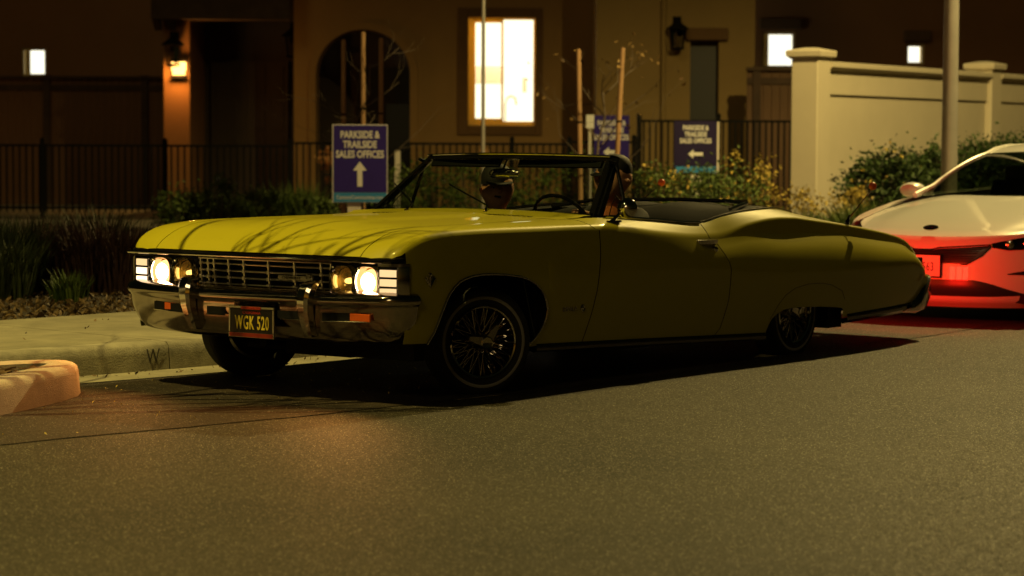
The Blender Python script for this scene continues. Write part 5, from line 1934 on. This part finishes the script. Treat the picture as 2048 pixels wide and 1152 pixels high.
m = MB(); m.lathe([(.05, 0), (.05, .03), (.026, .05), (.024, 4.5), (.0, 4.51)], (0, 0, 0), (0, 0, 1), 12)
fp = m.build('slim_pole', M['pole_steel'])
fp.location = (PX(966, 31), 31, .145)
tag(fp, 'slim pale pole standing in front of the lit kitchen window', 'pole')

# ================================================================== trees
def grow(mb, p, d, r, length, depth, rnd, spread=.55, leaves=None, droop=0.0):
    n = 4
    pts, rs = [p.copy()], [r]
    for i in range(n):
        d = (d + Vector((rnd.uniform(-.16, .16), rnd.uniform(-.16, .16), rnd.uniform(-.08, .12) - droop))).normalized()
        p = p + d * (length / n)
        pts.append(p.copy()); rs.append(lerp(r, r * .55, (i + 1) / n))
        if depth > 0 and i >= 1 and rnd.random() < .75:
            a = rnd.uniform(0, 6.28)
            side = d.orthogonal().normalized()
            side.rotate(Matrix.Rotation(a, 3, d))
            grow(mb, p.copy(), (d + side * spread * rnd.uniform(.8, 1.4)).normalized(), rs[-1] * .68, length * rnd.uniform(.55, .8), depth - 1, rnd, spread, leaves, droop)
    mb.tube(pts, rs, 5 if r < .01 else 7)
    if leaves is not None and depth <= 0:
        leaves.append(p.copy())

def leaf_quad(mb, c, l, w, rnd):
    d = Vector((rnd.uniform(-1, 1), rnd.uniform(-1, 1), rnd.uniform(-.7, 1))).normalized()
    s = d.orthogonal().normalized()
    s.rotate(Matrix.Rotation(rnd.uniform(0, 6.28), 3, d))
    nrm = d.cross(s)
    mb.add([c - d * l / 2, c + s * w / 2 + nrm * w * .15, c + d * l / 2, c - s * w / 2 + nrm * w * .15], [(0, 1, 2, 3)])

def bare_tree(loc, H, seed, label, r0=.02, depth=3, first=.45, leafn=0, spread=.6, group=None, length=.9, toward=None, nb=9):
    rnd = random.Random(seed)
    root = empty('young_tree', loc)
    t, b = MB(), MB()
    tips = []
    pts = [Vector((0, 0, 0))]
    for k in range(1, 7):
        pts.append(Vector((rnd.uniform(-.02, .02) * k, rnd.uniform(-.02, .02) * k, H * k / 6)))
    t.tube(pts, [lerp(r0, r0 * .45, k / 6) for k in range(7)], 8)
    t.build('trunk', M['bark'], root)
    for k in range(nb):
        f = lerp(first, .98, k / (nb - 1))
        p = pts[int(f * 6)].lerp(pts[min(6, int(f * 6) + 1)], f * 6 - int(f * 6))
        a = k * 2.4 + rnd.uniform(-.4, .4)
        if toward is not None: a = toward + rnd.uniform(-.42, .42)
        grow(b, p, Vector((math.cos(a) * .9, math.sin(a) * .9, .55)).normalized(), r0 * .42, length * lerp(1, .6, k / (nb - 1)), depth - 1, rnd, spread, tips)
    b.build('branches', M['bark'], root)
    if leafn:
        lv = MB()
        for _ in range(leafn):
            c = rnd.choice(tips) + Vector((rnd.gauss(0, .05), rnd.gauss(0, .05), rnd.gauss(-.02, .06)))
            leaf_quad(lv, c, rnd.uniform(.04, .09), rnd.uniform(.02, .04), rnd)
        lv.build('dry_leaves', M['leaf_dry'], root, smooth=False)
    tag(root, label, 'tree', group)
    return root

def stake(px, py_top, Y, label, lean=0.0):
    m = MB()
    H = PZ(py_top, Y, px) - .145
    m.tube([(0, 0, 0), (lean * .5, 0, H * .5), (lean, 0, H - .02), (lean, 0, H)], [.030, .030, .029, .022], 10)
    ring = MB()
    o = m.build('tree_stake', M['stake_wood'])
    o.location = (PX(px, Y) - lean, Y, .145)
    mm = MB(); mm.lathe([(.033, 0), (.036, .004), (.036, .018), (.033, .022)], (lean * .62, 0, H * .62), (0, 0, 1), 10)
    mm.build('tie', M['black_matt'], o)
    tag(o, label, 'stake', 'tree stakes')

bare_tree((PX(724, 29.5), 29.5, .145), 2.1, 5, 'thin bare young tree behind the upward arrow sign', r0=.016, first=.35, length=.75)
stake(687, 79, 29.2, 'left wooden stake of the three behind the upward arrow sign')
stake(726, 64, 29.8, 'middle wooden stake of the three behind the upward arrow sign')
stake(762, 76, 29.2, 'right wooden stake of the three behind the upward arrow sign')
bare_tree((PX(1203, 28.0), 28.0, .145), 1.75, 12, 'bare young tree with a few dry leaves, in front of the purple sign', r0=.020, first=.40, leafn=60, length=.85)
stake(1156, 98, 28.0, 'upright wooden stake left of the bare tree with dry leaves', -.04)
stake(1244, 95, 27.9, 'leaning wooden stake right of the bare tree with dry leaves', .10)
# street tree in the planter island: stands beyond the left edge, its branches shadow the hood
bare_tree((-3.45, 11.0, .10), 3.3, 21, 'bare street tree in the planter island beyond the left edge', r0=.070, first=.62, depth=4, spread=.55, length=1.5, toward=R(35), nb=6)

# ================================================================== shrubs, grasses, litter
def blades(mb, rnd, cx, cy, r, h, n, w=.010, fan=.45):
    for _ in range(n):
        a = rnd.uniform(0, 6.28); q = r * math.sqrt(rnd.random())
        x, y = cx + q * math.cos(a), cy + q * math.sin(a)
        hh = h * rnd.uniform(.55, 1.05)
        tx, ty = (q / max(r, .01)) * fan * math.cos(a) + rnd.uniform(-.18, .18), (q / max(r, .01)) * fan * math.sin(a) + rnd.uniform(-.18, .18)
        px, py = -math.sin(a + rnd.uniform(-1, 1)) * w, math.cos(a + rnd.uniform(-1, 1)) * w
        mx, my, mz = x + tx * hh * .35, y + ty * hh * .35, hh * .6
        ex, ey, ez = x + tx * hh, y + ty * hh, hh * (1 - .25 * (tx * tx + ty * ty))
        mb.add([(x - px, y - py, 0), (x + px, y + py, 0), (mx + px * .8, my + py * .8, mz), (ex, ey, ez), (mx - px * .8, my - py * .8, mz)], [(0, 1, 2, 4), (4, 2, 3)])

def shrub(name, px, Y, w, h, n, material, label, cat='shrub', group=None, style='leaf', leaf=.045, flower=None, fn=0, z0=.145, seed=None, d=None):
    rnd = random.Random(seed if seed is not None else int(px * 7 + Y * 13))
    root = empty(name, (PX(px, Y), Y, z0))
    d = d or w * .8
    f, st = MB(), MB()
    if style == 'blade':
        k = max(3, int(n / 90))
        for _ in range(k):
            a, q = rnd.uniform(0, 6.28), math.sqrt(rnd.random())
            blades(f, rnd, q * w / 2 * math.cos(a) * .8, q * d / 2 * math.sin(a) * .8, w * .22, h * rnd.uniform(.75, 1.05), int(n / k), .007)
        for k in range(5):
            st.tube([(rnd.uniform(-.1, .1) * w, rnd.uniform(-.1, .1) * w, 0), (rnd.uniform(-.2, .2) * w, rnd.uniform(-.2, .2) * w, h * .5)], [.006, .003], 5)
    else:
        clumps = []
        for _ in range(max(10, int(n / 45))):
            a, u = rnd.uniform(0, 6.28), rnd.random()
            q = math.sqrt(rnd.random())
            zz_ = h * (.12 + .80 * u)
            k = math.sqrt(max(.05, 1 - ((zz_ / h - .42) / .62) ** 2))
            clumps.append((Vector((q * w / 2 * k * math.cos(a), q * d / 2 * k * math.sin(a), zz_)), rnd.uniform(.10, .20) * w))
        for c, r in clumps:
            st.tube([(c.x * .15, c.y * .15, 0), (c.x * .6, c.y * .6, c.z * .55), tuple(c)], [.008, .005, .003], 4)
        for _ in range(n):
            c, r = rnd.choice(clumps)
            leaf_quad(f, c + Vector((rnd.gauss(0, r * .6), rnd.gauss(0, r * .6), rnd.gauss(0, r * .6))), leaf * rnd.uniform(.7, 1.4), leaf * rnd.uniform(.35, .6), rnd)
        f.v = [(x, y, max(.01, z)) for x, y, z in f.v]
    f.build('foliage', material, root, smooth=False)
    st.build('stem', M['bark'], root)
    if flower:
        fl_ = MB()
        for _ in range(fn):
            if style == 'blade':
                c = Vector((rnd.uniform(-.45, .45) * w, rnd.uniform(-.45, .45) * d, h * rnd.uniform(.8, 1.1)))
            else:
                c, r = rnd.choice(clumps); c = c + Vector((rnd.gauss(0, r * .8), -abs(rnd.gauss(0, r * .8)) - .02, abs(rnd.gauss(0, r * .6))))
            for _k in range(5):
                leaf_quad(fl_, c + Vector((rnd.gauss(0, .010), rnd.gauss(0, .010), rnd.gauss(0, .010))), .034, .026, rnd)
        fl_.build('flowers', flower, root, smooth=False)
    tag(root, label, cat, group)
    return root

LH = 'low dark shrubs in the bed left of the yellow car'
for px, Y, h, mt, lb in ((-15, 18.2, .66, 'leaf_dim', 'tall dim grass clump at the far left edge of the bed'), (48, 19.0, .62, 'leaf_dim', 'dark upright shrub second from the left edge of the bed'),
                         (105, 18.6, .66, 'leaf_purple', 'purplish upright shrub behind the small grass tuft'), (165, 18.9, .64, 'leaf_dim', 'dark upright shrub right of the purplish one'),
                         (222, 18.5, .60, 'leaf_purple', 'purplish shrub nearest the far end of the bumper'), (268, 19.6, .56, 'leaf_dim', 'dark shrub half hidden behind the far headlight')):
    shrub('low_shrub', px, Y, .62, h, 1500, M[mt], lb, group=LH, style='blade')
shrub('grass_tuft', 137, 17.35, .30, .26, 420, M['leaf_green'], 'small green grass tuft standing in the bark litter', 'grass tuft', style='blade')
shrub('grass_tuft', 18, 17.7, .45, .50, 500, M['leaf_dim'], 'loose dim grass tuft at the left edge above the sidewalk', 'grass tuft', style='blade')
for i, px in enumerate((345, 392, 440, 488, 540, 590, 640)):
    names = ('leftmost', 'second from left', 'third from left', 'fourth from left', 'fifth from left', 'sixth from left', 'rightmost')
    shrub('garden_shrub', px, 30.6 + (i % 2) * .7, .62, .52 + .08 * (i % 3), 1100, M['leaf_green'], names[i] + ' of the green shrubs before the iron fence, left of the arrow sign', group='green shrubs before the iron fence', style='blade' if i % 2 else 'leaf', leaf=.055)
for i, px in enumerate((800, 870, 940, 1010, 1085, 1150)):
    names = ('leftmost', 'second from left', 'third from left', 'fourth from left', 'fifth from left', 'rightmost')
    shrub('garden_shrub', px, 33.5 + (i % 2) * .8, .72, .86 + .08 * (i % 3), 1000, M['leaf_green'], names[i] + ' of the green shrubs seen through the windshield', group='green shrubs seen through the windshield', leaf=.06)
shrub('flowering_shrub', 664, 38.2, .50, 1.40, 420, M['flower_peach'], 'peach flowering shrub left of the black signboard, behind the fence', leaf=.07)
shrub('flowering_shrub', 992, 38.2, .62, 1.42, 520, M['flower_peach'], 'peach flowering shrub under the lit kitchen window', leaf=.07)
YG = 'shrubs beside the cream wall'
shrub('flowering_shrub', 1290, 27.2, .95, .84, 2300, M['leaf_green'], 'green shrub with yellow flowers right of the driver', group=YG, flower=M['flower_yellow'], fn=46, leaf=.05)
shrub('flowering_shrub', 1358, 27.8, .95, .92, 2200, M['leaf_green'], 'green shrub with yellow flowers left of the shade-toned navy sign post', group=YG, flower=M['flower_yellow'], fn=40, leaf=.05)
shrub('flowering_shrub', 1448, 27.0, 1.05, .86, 2400, M['leaf_green'], 'green shrub with few flowers right of the shade-toned navy sign post', group=YG, flower=M['flower_yellow'], fn=16, leaf=.05)
shrub('golden_shrub', 1528, 27.4, .70, 1.00, 900, M['leaf_gold'], 'tall golden leaved shrub before the iron fence post', group=YG, leaf=.06)
shrub('golden_shrub', 1478, 27.9, .35, 1.16, 300, M['leaf_gold'], 'narrow golden plant rising left of the tall golden shrub', group=YG, leaf=.06)
shrub('golden_shrub', 1640, 27.2, .72, .72, 800, M['leaf_gold'], 'low golden shrub at the foot of the cream pillar', group=YG, leaf=.05)
shrub('golden_shrub', 1700, 27.6, .60, .74, 500, M['leaf_gold'], 'low golden shrub left of the clipped dark hedge shrub', group=YG, leaf=.05)
shrub('hedge_shrub', 1775, 28.6, .95, 1.10, 5200, M['leaf_hedge'], 'dark rounded hedge shrub left of the lamp pole', group=YG, flower=M['flower_yellow'], fn=26, leaf=.07)
shrub('hedge_shrub', 1862, 29.2, .95, 1.12, 5200, M['leaf_hedge'], 'dark rounded hedge shrub just behind the lamp pole', group=YG, leaf=.07)
shrub('hedge_shrub', 1960, 30.2, 1.1, 1.22, 5200, M['leaf_hedge'], 'dark rounded hedge shrub above the white sedan', group=YG, leaf=.07)
shrub('hedge_shrub', 2055, 31.0, 1.1, 1.26, 5000, M['leaf_hedge'], 'dark rounded hedge shrub at the right edge', group=YG, leaf=.07)
for i, (px, Y) in enumerate(((1580, 25.6), (1668, 25.0), (1728, 24.6), (1790, 24.8), (1846, 25.2), (1905, 25.0), (1970, 26.2))):
    names = ('leftmost', 'second from left', 'third from left', 'fourth from left', 'fifth from left', 'sixth from left', 'rightmost')
    shrub('lavender', px, Y, .66, .50 + .10 * (i > 1), 1300, M['leaf_green'], names[i] + ' of the green lavender clumps behind the convertible and sedan', 'lavender', 'lavender clumps by the sidewalk', style='blade')

# leaf and bark litter on the bed
rnd = random.Random(3)
m = MB()
for _ in range(5200):
    s, dd = rnd.uniform(-5, 5), 2.05 + abs(rnd.gauss(0, 1.2))
    p = kerb_pt(s, dd)
    leaf_quad(m, Vector((p.x, p.y, .15 + rnd.uniform(0, .03))), rnd.uniform(.03, .08), rnd.uniform(.015, .035), rnd)
for _ in range(140):
    p = kerb_pt(rnd.uniform(-3.5, 3.5), rnd.choice((-.02, -.06, -.1)) - abs(rnd.gauss(0, .10)))
    leaf_quad(m, Vector((p.x, p.y, .016)), rnd.uniform(.012, .045), rnd.uniform(.008, .02), rnd)
for _ in range(60):
    p = kerb_pt(rnd.uniform(-3.5, 3.0), rnd.uniform(.3, 2.0))
    leaf_quad(m, Vector((p.x, p.y, .176)), rnd.uniform(.012, .04), rnd.uniform(.008, .018), rnd)
tag(m.build('leaf_litter', M['mulch'], smooth=False), 'brown bark and leaf litter on the bed behind the sidewalk', 'leaf litter', kind='stuff')
m = MB()
for _ in range(90):
    s, dd = rnd.uniform(-3, 1.5), rnd.uniform(-2.2, -.4)
    p = kerb_pt(s, dd)
    leaf_quad(m, Vector((p.x, p.y, .014)), rnd.uniform(.008, .022), rnd.uniform(.005, .012), rnd)
tag(m.build('road_litter', M['flower_yellow'], smooth=False), 'scattered pale crumbs on the road ahead of the bumper', 'litter', kind='stuff')
